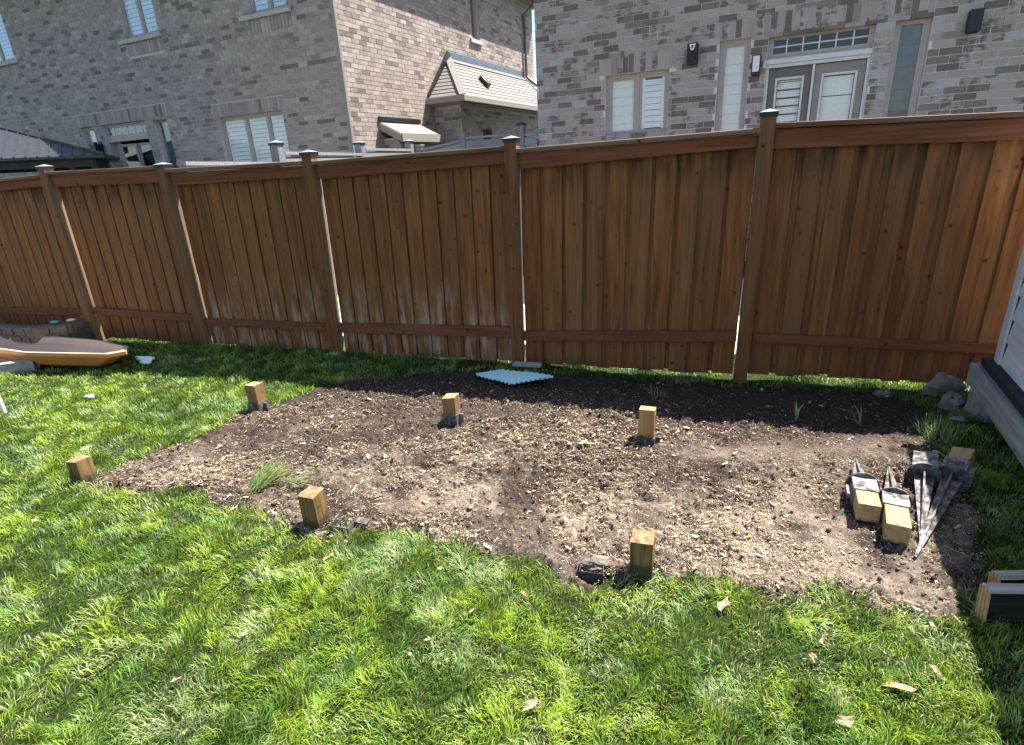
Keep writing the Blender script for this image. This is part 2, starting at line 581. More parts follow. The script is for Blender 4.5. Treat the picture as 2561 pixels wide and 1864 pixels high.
def glass_mat(name, tint, refl):
    b = NB(name)
    tr = b.n('ShaderNodeBsdfTransparent')
    tr.inputs[0].default_value = (tint[0], tint[1], tint[2], 1)
    gl = b.n('ShaderNodeBsdfGlossy')
    gl.inputs['Roughness'].default_value = 0.02
    gl.inputs['Color'].default_value = (0.95, 0.97, 1, 1)
    fr = b.n('ShaderNodeFresnel')
    fr.inputs['IOR'].default_value = refl
    mx = b.n('ShaderNodeMixShader')
    ge = b.n('ShaderNodeNewGeometry')
    b.l(b.math('MULTIPLY', fr.outputs[0], b.math('SUBTRACT', 1.0, ge.outputs['Backfacing'])), mx.inputs[0])
    b.l(tr.outputs[0], mx.inputs[1])
    b.l(gl.outputs[0], mx.inputs[2])
    b.l(mx.outputs[0], b.out.inputs['Surface'])
    return b.m


M['glass'] = glass_mat('window_glass', (0.97, 0.98, 0.98), 1.55)
M['glass_blue'] = glass_mat('window_glass_upper', (0.90, 0.95, 0.98), 2.1)


def ground_mat():
    b = NB('lawn_soil')
    p = b.pos()
    n1 = b.noise(p, 6, 6, 0.65)
    n2 = b.noise(p, 60, 4, 0.7)
    c = b.ramp(n2, [(0.3, (0.010, 0.018, 0.005)), (0.55, (0.026, 0.040, 0.011)), (0.8, (0.065, 0.075, 0.028))])
    c = b.mix(b.ramp(n1, [(0.60, 0.0), (0.78, 0.6)]), c, (0.075, 0.058, 0.038))
    b.col(c)
    b.bump(n2, 0.7, 0.02)
    return b.set(0.95, 0, 0.1)


def soil_mat():
    b = NB('bed_soil')
    p = b.pos()
    a = b.n('ShaderNodeVertexColor', layer_name='col')
    n1 = b.noise(p, 35, 6, 0.7)
    n2 = b.noise(p, 140, 4, 0.65)
    dark = b.ramp(n2, [(0.32, (0.012, 0.008, 0.0065)), (0.52, (0.036, 0.025, 0.020)), (0.72, (0.115, 0.083, 0.066))])
    dry = b.ramp(n1, [(0.3, (0.15, 0.117, 0.093)), (0.7, (0.33, 0.262, 0.208))])
    c = b.mix(a.outputs['Color'], dark, dry)
    b.col(c)
    b.bump(n1, 0.6, 0.012)
    return b.set(0.95, 0, 0.15)


def attr_mat(name, rough=0.6, spec=0.3, translucent=0.0, bumpy=False):
    b = NB(name)
    a = b.n('ShaderNodeVertexColor', layer_name='col')
    b.col(a.outputs['Color'])
    b.set(rough, 0, spec)
    if bumpy:
        b.bump(b.noise(b.pos(), 120, 3), 0.5, 0.004)
    if translucent:
        tl = b.n('ShaderNodeBsdfTranslucent')
        b.l(a.outputs['Color'], tl.inputs['Color'])
        mx = b.n('ShaderNodeMixShader')
        mx.inputs[0].default_value = translucent
        b.l(b.b.outputs[0], mx.inputs[1])
        b.l(tl.outputs[0], mx.inputs[2])
        b.l(mx.outputs[0], b.out.inputs['Surface'])
    return b.m


M['ground'] = ground_mat()
M['soil'] = soil_mat()
M['grass'] = attr_mat('grass_blades', 0.42, 0.42, 0.36)
M['chips'] = attr_mat('wood_chips', 0.8, 0.25, 0.0, True)
M['clod'] = attr_mat('soil_clods', 0.95, 0.1, 0.0, True)

# ------------------------------------------------------------------ ground sheet and bed
xs = np.concatenate([[-600, -120, -40, -18], np.linspace(-10, 6, 201), [12, 40, 120, 600]])
ys = np.concatenate([[-600, -120, -40, -8], np.linspace(-2, 9, 141), [14, 30, 120, 600]])
X, Y = np.meshgrid(xs, ys, indexing='ij')
Z = hgt(X, Y) - 0.004 - 0.22 * np.clip((poly_sd(X, Y, BED) - .12) / .12, 0, 1)
V = np.stack([X, Y, Z], -1).reshape(-1, 3)
nx, ny = len(xs), len(ys)
I = np.arange(nx * ny).reshape(nx, ny)
Q = np.stack([I[:-1, :-1], I[1:, :-1], I[1:, 1:], I[:-1, 1:]], -1).reshape(-1, 4)
o = big_mesh('ground', V, quads=Q, mat=M['ground'], smooth=True)
tag(o, kind='structure')

bx = np.arange(-2.85, 2.95, 0.0095)
by = np.arange(1.35, 4.7, 0.0095)
X, Y = np.meshgrid(bx, by, indexing='ij')
SD = bed_sd(X, Y)
edge = np.clip((SD + 0.04) / 0.10, 0, 1)
Z = (hgt(X, Y) - 0.03) * (1 - edge) + soil_h(X, Y) * edge
# two holes dug beside posts
for hx_, hy_, hr, hd in ((-0.87, 2.36, 0.085, 0.09), (0.30, 1.905, 0.06, 0.07)):
    dd = np.hypot((X - hx_) * 0.8, Y - hy_) / hr
    Z -= hd * np.clip(1.25 - dd, 0, 1)
I = np.arange(X.size).reshape(X.shape)
ok = (SD[:-1, :-1] > -0.05) & (SD[1:, 1:] > -0.05)
Q = np.stack([I[:-1, :-1], I[1:, :-1], I[1:, 1:], I[:-1, 1:]], -1)[ok]
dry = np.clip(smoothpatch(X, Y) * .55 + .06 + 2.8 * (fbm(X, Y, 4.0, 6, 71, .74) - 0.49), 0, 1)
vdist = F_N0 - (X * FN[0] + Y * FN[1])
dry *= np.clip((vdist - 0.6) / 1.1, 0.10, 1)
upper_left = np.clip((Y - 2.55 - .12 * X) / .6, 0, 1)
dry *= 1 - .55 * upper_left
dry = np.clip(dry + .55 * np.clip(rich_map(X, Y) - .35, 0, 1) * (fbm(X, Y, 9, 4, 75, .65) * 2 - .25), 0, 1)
colr = np.stack([dry, dry, dry, np.ones_like(dry)], -1).reshape(-1, 4)
used = np.unique(Q)
remap = np.zeros(X.size, np.int64)
remap[used] = np.arange(len(used))
o = big_mesh('soil_bed', np.stack([X, Y, Z], -1).reshape(-1, 3)[used], quads=remap[Q], col=colr[used], mat=M['soil'], smooth=True)
tag(o, kind='structure')

# pale gravel patio in the neighbours' yard, seen under and through the fence
g = MB()
P0 = FN * (F_N0 + 0.45)
c4 = [P0 + FU * -9 , P0 + FU * 4.2, P0 + FU * 4.2 + FN * 3.2, P0 + FU * -9 + FN * 3.2]
g.prism([tuple(p) for p in c4], -0.03, 0.035)
tag(g.build('gravel_path', M['gravel']), kind='structure')

# ------------------------------------------------------------------ fence
fence = empty('wooden_fence', (FN[0] * F_N0, FN[1] * F_N0, 0), -A_F)
tag(fence, 'reddish brown stained wooden privacy fence with capped posts behind the soil bed', 'fence')
#         base u   top u  z of cap tip, yaw
POSTS = [(-8.02, -8.00, 1.86, 0.0), (-6.40, -6.371, 1.875, 0.0), (-4.836, -4.812, 1.815, 0.0), (-3.241, -3.191, 1.830, 0.0),
         (-1.43, -1.389, 1.825, 0.02), (0.344, 0.371, 1.872, -0.05), (2.16, 2.17, 1.85, 0.0)]
PW = 0.094
for ub, ut, zt, yw in POSTS:
    b = MB()
    h = PW / 2
    z1 = zt - 0.055
    vs = []
    for zz, uu in ((-0.15, ub), (z1, ut)):
        for sx, sy in ((-1, -1), (1, -1), (1, 1), (-1, 1)):
            a_, c_ = sx * h, sy * h
            vs.append((uu - ub + a_ * cos(yw) - c_ * sin(yw), a_ * sin(yw) + c_ * cos(yw), zz))
    b.add(vs, [(0, 3, 2, 1), (4, 5, 6, 7), (0, 1, 5, 4), (2, 3, 7, 6), (3, 0, 4, 7)], 0)
    b.add([vs[1], vs[2], vs[6], vs[5]], [(0, 1, 2, 3)], 1)
    po = b.build('fence_post', [M['post'], M['sunlit_side']], fence, bevel=0.004, loc=(ub, 0.012, 0))
    b = MB()
    h2 = PW / 2 + 0.009
    b.box(-h2, h2, -h2, h2, z1 - 0.006, z1 + 0.022, 0)
    b.add([(-h2 - .004, -h2 - .004, z1 + 0.022), (h2 + .004, -h2 - .004, z1 + 0.022), (h2 + .004, h2 + .004, z1 + 0.022), (-h2 - .004, h2 + .004, z1 + 0.022), (0, 0, z1 + 0.042)],
          [(0, 1, 4), (1, 2, 4), (2, 3, 4), (3, 0, 4), (3, 2, 1, 0)], 1)
    b.build('post_cap', [M['black'], M['capmetal']], po, loc=(ut - ub, 0, 0), rot=(0, 0, yw))

#          zcapL  zcapR  fasL   fasR   railL  railR  railh  boardbottom  style
PANELS = [(1.738, 1.766, 1.613, 1.650, 0.340, 0.358, 0.078, 0.03, 0), (1.787, 1.774, 1.641, 1.626, 0.378, 0.336, 0.080, 0.02, 0),
          (1.741, 1.732, 1.592, 1.602, 0.303, 0.296, 0.072, 0.015, 1), (1.724, 1.742, 1.578, 1.618, 0.305, 0.329, 0.090, 0.005, 2),
          (1.718, 1.747, 1.572, 1.632, 0.295, 0.358, 0.080, 0.0, 3), (1.771, 1.733, 1.614, 1.580, 0.346, 0.326, 0.065, 0.022, 4)]
unit_cache = {}


def lerp(a, b_, t):
    return a + (b_ - a) * t


for i, (cl, cr, fl, fr_, rl, rr, rh, bb, style) in enumerate(PANELS):
    u0 = (POSTS[i][0] + POSTS[i][1]) / 2 + PW / 2
    u1 = (POSTS[i + 1][0] + POSTS[i + 1][1]) / 2 - PW / 2
    L = u1 - u0
    pan = empty('fence_panel', (u0, 0, 0))
    pan.parent = fence

    def sloped(name, x0, x1, y0, y1, zl0, zr0, zl1, zr1, mat, bev=0.003):
        b = MB()
        vs = [(x0, y0, zl0), (x1, y0, zr0), (x1, y1, zr0), (x0, y1, zl0), (x0, y0, zl1), (x1, y0, zr1), (x1, y1, zr1), (x0, y1, zl1)]
        vs = [(v[0] + (v[2] / 1.8 - .5) * lean, v[1], v[2]) for v in vs]
        b.add(vs, [(0, 3, 2, 1), (4, 5, 6, 7), (0, 1, 5, 4), (1, 2, 6, 5), (2, 3, 7, 6), (3, 0, 4, 7)])
        return b.build(name, mat, pan, bevel=bev)
    e = 0.006
    lean = ((POSTS[i][1] - POSTS[i][0]) + (POSTS[i + 1][1] - POSTS[i + 1][0])) / 2
    sloped('cap_rail', -0.004, L + 0.004, -0.035, 0.135, cl - 0.034, cr - 0.034, cl, cr, M['cap_wood'], 0.009)
    sloped('fascia', e, L - 0.002, 0.0, 0.038, fl, fr_, cl - 0.037, cr - 0.037, M['rail'])
    sloped('back_fascia', e, L - 0.002, 0.078, 0.114, fl, fr_, cl - 0.037, cr - 0.037, M['rail'])
    sloped('bottom_rail', 0.004, L - 0.004, 0.002, 0.039, rl - rh, rr - rh, rl, rr, M['rail'])
    sloped('back_rail', 0.004, L - 0.004, 0.079, 0.112, rl - rh, rr - rh, rl, rr, M['rail'])
    gapL, gapR = (0.020, -0.004) if style != 3 else (0.013, 0.003)
    if style == 4:
        gapL = 0.004
    n = max(7, int(round((L - gapL) / (0.158 if style < 3 else 0.166))))
    P_ = (L - gapL - gapR) / n
    gap = {0: 0.017, 1: 0.014, 2: 0.016, 3: 0.030, 4: 0.056}[style]
    mat = M['board_stain'] if style in (1, 2) else M['board']

    def board(xc, wd, y0, th, zb):
        zt = lerp(cl, cr, xc / L) - 0.045
        b = MB()
        h_ = wd / 2
        lx, lt = (zb / 1.8 - .5) * lean, (zt / 1.8 - .5) * lean
        vs = [(-h_ + lx, 0, zb), (h_ + lx, 0, zb), (h_ + lx, th, zb), (-h_ + lx, th, zb), (-h_ + lt, 0, zt), (h_ + lt, 0, zt), (h_ + lt, th, zt), (-h_ + lt, th, zt)]
        b.add(vs, [(0, 3, 2, 1), (4, 5, 6, 7), (0, 1, 5, 4), (1, 2, 6, 5), (2, 3, 7, 6), (3, 0, 4, 7)])
        return b.build('board', mat, pan, bevel=0.0025, loc=(xc, y0, 0))
    for k_ in range(n):
        xc = gapL + P_ * (k_ + 0.5)
        wd = P_ - gap * random.uniform(0.75, 1.25)
        xa, xb = xc - wd / 2, xc + wd / 2
        if k_ == 0:
            xa = gapL
        if k_ == n - 1:
            xb = L - gapR
        xq, wd = (xa + xb) / 2, xb - xa
        board(xq, wd, 0.0405 + random.uniform(0, 0.003), 0.0150, bb + random.uniform(-0.012, 0.012))
        if k_ < n - 1:
            board(xc + P_ / 2 + random.uniform(-.004, .004), 0.085 + 0.4 * gap, 0.0592, 0.0150, bb + random.uniform(-0.015, 0.02))

# ------------------------------------------------------------------ houses
YAW = 0.45
R0 = (0.6698, 10.1866, 0)
L0 = (-2.956, 12.3432, 0)


def px(P):
    """photo position of a world point, only used to rank bricks by how large they show"""
    v = Vector(P) - Vector((0, 0, CAMH))
    z = v.dot(_fw)
    if z < 0.1:
        return None
    return 1280.5 + FPX * v.dot(_rt) / z, 932 - FPX * v.dot(_up) / z, z


unit = MB().box(-.5, .5, -.5, .5, -.5, .5)
CO, BL, MO = 0.0889, 0.240, 0.0105


def wall_pieces(x0, x1, z0, z1, openings, soldiers):
    """list of bricks (xc, zc, w, h) filling a wall around its openings"""
    out = []
    blk = openings + [(s[0], s[1], s[2], s[3]) for s in soldiers]
    nrow = int((z1 - z0) / CO)
    for r in range(nrow):
        za, zb = z0 + r * CO, z0 + (r + 1) * CO
        zm = (za + zb) / 2
        segs = [(x0, x1)]
        for (a, b_, c, d) in blk:
            if c < zm < d:
                ns = []
                for s in segs:
                    if b_ <= s[0] or a >= s[1]:
                        ns.append(s)
                        continue
                    if a > s[0]:
                        ns.append((s[0], a))
                    if b_ < s[1]:
                        ns.append((b_, s[1]))
                segs = ns
        off = (r % 2) * BL / 2 + (0.03 if r % 5 == 0 else 0)
        for (a, b_) in segs:
            k0 = math.floor((a - off) / BL)
            x = off + k0 * BL
            while x < b_:
                p, q = max(x, a), min(x + BL, b_)
                if q - p > 0.04:
                    out.append(((p + q) / 2, zm, q - p - MO, CO - MO))
                x += BL
    for (a, b_, c, d) in soldiers:
        n = max(1, int(round((b_ - a) / CO)))
        ww = (b_ - a) / n
        for k_ in range(n):
            out.append((a + (k_ + .5) * ww, (c + d) / 2, ww - MO, d - c - MO))
    return out


def backing(name, x0, x1, z0, z1, openings, th, mat, parent, axis='x', at=0.0):
    """solid wall with real openings, front face at y = 0 (axis x) or x = 0 (axis y)"""
    xs_ = sorted({x0, x1, *[v for o_ in openings for v in o_[:2] if x0 < v < x1]})
    b = MB()
    for i in range(len(xs_) - 1):
        a, c = xs_[i], xs_[i + 1]
        xm = (a + c) / 2
        bl = sorted([(o_[2], o_[3]) for o_ in openings if o_[0] < xm < o_[1]])
        z = z0
        for (p, q) in bl + [(z1, z1)]:
            if p > z:
                if axis == 'x':
                    b.box(a, c, at, at + th, z, p)
                else:
                    b.box(at - th, at, a, c, z, p)
            z = max(z, q)
    return b.build(name, mat, parent)


def lay_bricks(parent, sets, mat, vis, limit=300):
    """sets: list of (pieces, axis, offset). the `limit` bricks that show largest become parts of their own, the rest one part"""
    mw = Matrix.Translation(parent.location) @ Euler(parent.rotation_euler).to_matrix().to_4x4()
    me = bpy.data.meshes.new('brick')
    me.from_pydata(unit.v, [], unit.f)
    me.materials.append(mat)
    allb = []
    for pieces, axis, at, sgn in sets:
        for (c, z, w_, h_) in pieces:
            pr = random.uniform(-0.0025, 0.0025)
            if axis == 'x':
                loc, dim = (c, at + pr, z), (w_, 0.05, h_)
                front = mw @ Vector((c, at - .02, z))
            else:
                loc, dim = (at + pr, c, z), (0.05, w_, h_)
                front = mw @ Vector((at + sgn * .02, c, z))
            q = px(front)
            score = 0
            if q and 0 < q[0] < 2561 and 0 < q[1] < vis(q[0], q[1]):
                score = w_ * h_ / q[2] ** 2 * (1.0 if axis == 'x' else 0.45)
            allb.append((score, loc, dim))
    allb.sort(key=lambda t: -t[0])
    rest = MB()
    for k_, (s, loc, dim) in enumerate(allb):
        if k_ < limit and s > 0:
            o_ = bpy.data.objects.new('brick', me)
            COL.objects.link(o_)
            o_.parent = parent
            o_.location = loc
            o_.scale = dim
        else:
            x, y, z = loc
            a, b_, c = dim[0] / 2, dim[1] / 2, dim[2] / 2
            rest.box(x - a, x + a, y - b_, y + b_, z - c, z + c)
    ro = rest.build('brick_courses', mat, parent)
    ro['kind'] = 'stuff'


def window(house, x0, x1, z0, z1, lites, fill, frame='frame', glass='glass', depth=0.085, fw_=0.05, axis='x', at=0.0, grid=0, divs=None):
    """casement set back in the wall: outer frame (part) > sash, pane, shutter or blind"""
    b = MB()
    y0, y1 = at + depth, at + depth + 0.07

    def bx(m, a, c, p, q, e, f):
        if axis == 'x':
            m.box(a, c, p, q, e, f)
        else:                     # wall in the y direction facing +x
            m.box(-q, -p, a, c, e, f)
    bx(b, x0, x0 + fw_, y0, y1, z0, z1)
    bx(b, x1 - fw_, x1, y0, y1, z0, z1)
    bx(b, x0 + fw_, x1 - fw_, y0 + .001, y1, z1 - fw_, z1)
    bx(b, x0 + fw_, x1 - fw_, y0 + .001, y1, z0, z0 + fw_)
    xs_ = divs if divs else [x0 + (x1 - x0) * k_ / lites for k_ in range(lites + 1)]
    for v in xs_[1:-1]:
        bx(b, v - 0.03, v + 0.03, y0 - .004, y1 - .002, z0 + fw_, z1 - fw_)
    wn = b.build('window', M[frame], house, bevel=0.004)
    for k_ in range(len(xs_) - 1):
        a, c = xs_[k_] + (fw_ if k_ == 0 else 0.03), xs_[k_ + 1] - (fw_ if k_ == len(xs_) - 2 else 0.03)
        zb, zt = z0 + fw_, z1 - fw_
        s = MB()
        t = 0.03
        yy0, yy1 = y0 + 0.012, y0 + 0.055
        bx(s, a, a + t, yy0, yy1, zb, zt)
        bx(s, c - t, c, yy0, yy1, zb, zt)
        bx(s, a + t, c - t, yy0 + .001, yy1, zt - t, zt)
        bx(s, a + t, c - t, yy0 + .001, yy1, zb, zb + t)
        s.build('sash', M[frame], wn)
        p = MB()
        bx(p, a + t, c - t, y0 + 0.030, y0 + 0.036, zb + t, zt - t)
        p.build('pane', M[glass], wn)
        fk = fill[k_ % len(fill)]
        m = MB()
        if fk == 'shutter':
            sp = 0.085
            fwd = 0.045
            bx(m, a + t, a + t + fwd, y0 + .046, y0 + .066, zb, zt)
            bx(m, c - t - fwd, c - t, y0 + .046, y0 + .066, zb, zt)
            z = zb + 0.05
            while z < zt - 0.06:
                for dz in range(1):
                    aa, cc = a + t + fwd, c - t - fwd
                    th = 0.008
                    ya, yb, hz_ = y0 + .046, y0 + .062, .079
                    q4 = [(aa, ya, z), (cc, ya, z), (cc, yb, z + hz_), (aa, yb, z + hz_), (aa, ya + th, z), (cc, ya + th, z), (cc, yb + th, z + hz_), (aa, yb + th, z + hz_)]
                    vs = q4 if axis == 'x' else [(-v[1], v[0], v[2]) for v in q4]
                    m.add(vs, [(0, 1, 2, 3), (7, 6, 5, 4), (0, 4, 5, 1), (3, 2, 6, 7), (0, 3, 7, 4), (1, 5, 6, 2)])
                z += sp
            m.build('shutter', M['shutter'], wn)
        elif fk in ('blind', 'blind_dark'):
            z = zb
            k2 = 0
            while z < zt:
                q = min(z + 0.13, zt)
                bx(m, a, c, y0 + 0.050 + 0.004 * (k2 % 2), y0 + 0.060 + 0.004 * (k2 % 2), z, q - 0.003)
                z += 0.13
                k2 += 1
            m.build('blind', M[fk], wn)
        if grid:
            gb = MB()
            for k2 in range(1, grid):
                xx = a + (c - a) * k2 / grid
                bx(gb, xx - .009, xx + .009, y0 + 0.022, y0 + 0.029, zb + t, zt - t)
            zc = (zb + zt) / 2
            bx(gb, a + t, c - t, y0 + 0.0225, y0 + 0.0285, zc - .008, zc + .008)
            gb.build('glazing_bar', M['frame_white'], wn)
        rm = MB()
        bx(rm, a, c, y0 + 0.13, y0 + 0.14, zb, zt)
        rm.build('room_interior', M['room_dark'] if fk != 'shutter' else M['blind_dark'], wn)
    return wn


def roof_hip(name, parent, x0, x1, y0, y1, z, rise, over, mat):
    a, c, p, q = x0 - over, x1 + over, y0 - over, y1 + over
    ins = min(c - a, q - p) / 2
    vs = [(a, p, z), (c, p, z), (c, q, z), (a, q, z), (a + ins, p + ins, z + rise), (c - ins, q - ins, z + rise)]
    b = MB()
    b.add(vs, [(0, 1, 4), (1, 2, 5, 4), (2, 3, 5), (3, 0, 4, 5)] if (c - a) < (q - p) else [(0, 1, 5, 4), (1, 2, 5), (2, 3, 4, 5), (3, 0, 4)], 0)
    b.box(a, c, p, q, z - 0.16, z - 0.004, 1)
    return b.build(name, [mat, M['soffit']], parent)


# ---- right house
rh = empty('brick_house', R0, -YAW)
tag(rh, 'tan brick house with patio door, transom and two narrow sidelights, right behind fence', 'house')
RW, RH = 9.0, 6.3
op_r = [(1.142, 2.112, 1.92, 2.80), (2.795, 3.205, 0.9, 3.068), (3.428, 4.684, 0.55, 3.066), (4.89, 5.28, 0.9, 3.064)]
so_r = [(1.055, 2.205, 2.80, 3.06), (2.722, 5.291, 3.068, 3.325)]
backing('wall', 0, RW, 0, RH, op_r, 0.25, M['mortar'], rh)
b = MB()
b.box(0, 0.25, 0.25, 9, 0, RH).box(RW - .25, RW, 0.25, 9, 0, RH).box(.25, RW - .25, 8.75, 9, 0, RH)
b.build('outer_wall', M['mortar'], rh)
pcs = wall_pieces(0.0, RW, 0.0, 5.2, op_r, so_r)
pcs2 = wall_pieces(0.03, 3.0, 0.0, 5.2, [], [])


def vis_r(x, y):
    return 372 - (x - 1320) * 0.08


lay_bricks(rh, [(pcs, 'x', 0.017, 1), (pcs2, 'y', 0.017, -1)], M['brick_right'], vis_r)
window(rh, 1.142, 2.112, 1.92, 2.80, 2, ['blind', 'shutter'])
window(rh, 2.795, 3.205, 0.9, 3.068, 1, ['blind'])
window(rh, 4.89, 5.28, 0.9, 3.064, 1, ['blind_dark'])
window(rh, 3.428, 4.684, 2.765, 3.066, 1, ['none'], grid=6, fw_=0.035)
b = MB()
b.box(3.428, 4.684, 0.03, 0.16, 2.70, 2.763)
b.box(3.428, 4.684, 0.05, 0.14, 2.655, 2.698)
b.build('transom_bar', M['frame_white'], rh, bevel=0.004)
b = MB()
b.box(3.428, 3.468, 0.06, 0.16, 0.55, 2.653).box(4.644, 4.684, 0.06, 0.16, 0.55, 2.653).box(4.008, 4.040, 0.055, 0.15, 0.55, 2.653)
b.build('door_frame', M['frame_white'], rh, bevel=0.004)
for a, c, dm, blind in ((3.472, 4.004, 'door_taupe', 'shutter'), (4.044, 4.640, 'door_light', 'blind')):
    d = MB()
    z0, z1 = 0.56, 2.648
    d.box(a, a + 0.085, 0.10, 0.145, z0, z1).box(c - 0.085, c, 0.10, 0.145, z0, z1)
    d.box(a + 0.085, c - 0.085, 0.1005, 0.145, z1 - 0.12, z1).box(a + 0.085, c - 0.085, 0.1005, 0.145, z0, z0 + 0.22)
    dd = d.build('door', M[dm], rh, bevel=0.003)
    p = MB()
    p.box(a + .115, c - .115, 0.118, 0.124, z0 + .25, z1 - .15)
    p.build('pane', M['glass'], dd)
    f_ = MB()
    for (q0, q1, e0, e1) in ((a + .086, a + .114, z0 + .221, z1 - .121), (c - .114, c - .086, z0 + .221, z1 - .121)):
        f_.box(q0, q1, 0.092, 0.13, e0, e1)
    f_.box(a + .115, c - .115, 0.0925, 0.13, z1 - .149, z1 - .121).box(a + .115, c - .115, 0.0925, 0.13, z0 + .221, z0 + .249)
    f_.build('glass_moulding', M['frame_white'], dd)
    m = MB()
    z = z0 + .25
    step = 0.105 if blind == 'shutter' else 0.36
    while z < z1 - .15:
        q = min(z + step, z1 - .15)
        if blind == 'shutter':
            m.add([(a + .12, .15, z), (c - .12, .15, z), (c - .12, .18, q - .02), (a + .12, .18, q - .02), (a + .12, .158, z), (c - .12, .158, z), (c - .12, .188, q - .02), (a + .12, .188, q - .02)],
                  [(0, 1, 2, 3), (7, 6, 5, 4), (0, 4, 5, 1), (3, 2, 6, 7), (0, 3, 7, 4), (1, 5, 6, 2)])
        else:
            m.box(a + .12, c - .12, .155, .163, z, q - .012)
        z += step
    m.build('blind', M['blind'], dd)
    r_ = MB()
    r_.box(a, c, 0.22, 0.23, z0, z1)
    r_.build('room_interior', M['room_dark'], dd)
roof_hip('roof', rh, 0, RW, 0, 9, RH + .16, 2.6, 0.3, M['shingle'])

# ---- left house
lh = empty('brick_house', L0, -YAW)
tag(lh, 'grey brown brick house with sunlit side wall and small lean-to roofs, left behind fence', 'house')
LW, LD, LH = 14.5, 9.8, 6.3
op_l = [(-3.709, -1.727, 1.5, 2.925), (-7.926, -6.187, 0.5, 3.073), (-8.806, -8.245, 0.9, 3.08), (-5.89, -5.375, 0.9, 3.067),
        (-6.12, -4.93, 4.75, 6.1), (-2.156, -1.123, 4.69, 6.0), (-12.2, -10.68, 4.86, 6.1)]
so_l = [(-3.80, -1.66, 2.925, 3.188), (-8.97, -5.285, 3.08, 3.36), (-6.17, -4.87, 4.40, 4.665), (-2.24, -1.06, 4.345, 4.61), (-12.3, -10.6, 4.51, 4.775)]
sill_l = [(-6.328, -4.856, 4.665, 4.75), (-2.405, -1.027, 4.61, 4.69), (-12.4, -10.52, 4.775, 4.86)]
op_s = [(5.52, 5.96, 4.82, 6.0)]
so_s = [(5.47, 6.0, 4.43, 4.70)]
sill_s = [(5.37, 6.045, 4.70, 4.80)]
backing('wall', -LW, 0, 0, LH, op_l, 0.25, M['mortar_left'], lh)
backing('side_wall', 0.25, LD, 0, LH, op_s, 0.25, M['mortar_left'], lh, axis='y', at=0.0)
b = MB()
b.box(-LW, -LW + .25, .25, LD, 0, LH).box(-LW + .25, -.25, LD - .25, LD, 0, LH)
b.build('outer_wall', M['mortar_left'], lh)
pf = wall_pieces(-LW, -0.02, 0.0, LH - .02, op_l + sill_l, so_l)
ps = wall_pieces(0.0, LD, 0.0, LH - .02, op_s + sill_s, so_s)


def vis_l(x, y):
    return 405 - max(0, x - 400) * 0.03


lay_bricks(lh, [(pf, 'x', 0.017, 1), (ps, 'y', -0.017, 1)], M['brick_left'], vis_l)
for (a, c, z0, z1) in sill_l:
    b = MB()
    b.box(a, c, -0.06, 0.12, z0, z1)
    b.build('sill', M['stone'], lh, bevel=0.006)
for (a, c, z0, z1) in sill_s:
    b = MB()
    b.box(-0.12, 0.06, a, c, z0, z1)
    b.build('sill', M['stone'], lh, bevel=0.006)
window(lh, -3.709, -1.727, 1.5, 2.925, 3, ['shutter', 'shutter', 'shutter'], divs=[-3.709, -2.93, -2.27, -1.727])
window(lh, -8.806, -8.245, 0.9, 3.08, 1, ['blind'], glass='glass_blue')
window(lh, -5.89, -5.375, 0.9, 3.067, 1, ['blind_dark'], glass='glass_blue')
window(lh, -7.926, -6.187, 2.74, 3.073, 1, ['blind_dark'], grid=6, glass='glass_blue')
window(lh, -6.12, -4.93, 4.75, 6.1, 2, ['shutter'], glass='glass_blue')
window(lh, -2.156, -1.123, 4.69, 6.0, 2, ['shutter'], glass='glass_blue')
window(lh, -12.2, -10.68, 4.86, 6.1, 2, ['shutter'], glass='glass_blue')
window(lh, 5.52, 5.96, 4.82, 6.0, 1, ['blind_dark'], axis='y', glass='glass')
b = MB()
b.box(-7.926, -6.187, 0.06, 0.2, 2.66, 2.738).box(-7.926, -7.87, 0.06, 0.2, 0.5, 2.658).box(-6.243, -6.187, 0.06, 0.2, 0.5, 2.658)
b.build('door_frame', M['frame'], lh, bevel=0.004)
for a, c, yy in ((-7.62, -6.98, .17), (-7.0, -6.243, .21)):
    d = MB()
    d.box(a, a + .06, yy, yy + .035, .5, 2.6).box(c - .06, c, yy, yy + .035, .5, 2.6).box(a + .06, c - .06, yy + .001, yy + .035, 2.54, 2.6).box(a + .06, c - .06, yy + .001, yy + .035, .5, .62)
    dd = d.build('sliding_door', M['frame'], lh)
    p = MB()
    p.box(a + .06, c - .06, yy + .012, yy + .018, .62, 2.54)
    p.build('pane', M['glass_blue'], dd)
    r_ = MB()
    r_.box(a + .06, c - .06, yy + .1, yy + .11, .62, 2.54)
    r_.build('room_interior', M['room_dark'], dd)
b = MB()
b.box(-7.87, -7.62, .2, .24, .5, 2.66)
b.build('door_panel', M['frame'], lh)
# added pale strip imitating the sunlit brick corner, gutter, downspout at the far end
b = MB()
b.box(-0.045, 0.032, -0.032, -0.010, 0.0, LH - .18)
b.box(0.010, 0.032, -0.010, 0.035, 0.0, LH - .18)
b.build('trim_or_lit_corner', M['soffit'], lh, bevel=0.003)
roof_hip('roof', lh, -LW, 0, 0, LD, LH + .16, 2.8, 0.31, M['shingle'])
b = MB()
b.box(0.315, 0.43, -0.3, LD + .3, LH - .02, LH + .12)
b.build('gutter', M['gutter'], lh, bevel=0.01)
b = MB()
b.tube([(0.37, 9.0, LH - .02), (0.37, 9.0, LH - .12), (0.07, 9.0, LH - .32), (0.07, 9.0, 4.22), (0.16, 9.02, 4.12), (0.5, 9.05, 3.85)], 0.045, 8)
b.build('downspout', M['gutter'], lh)
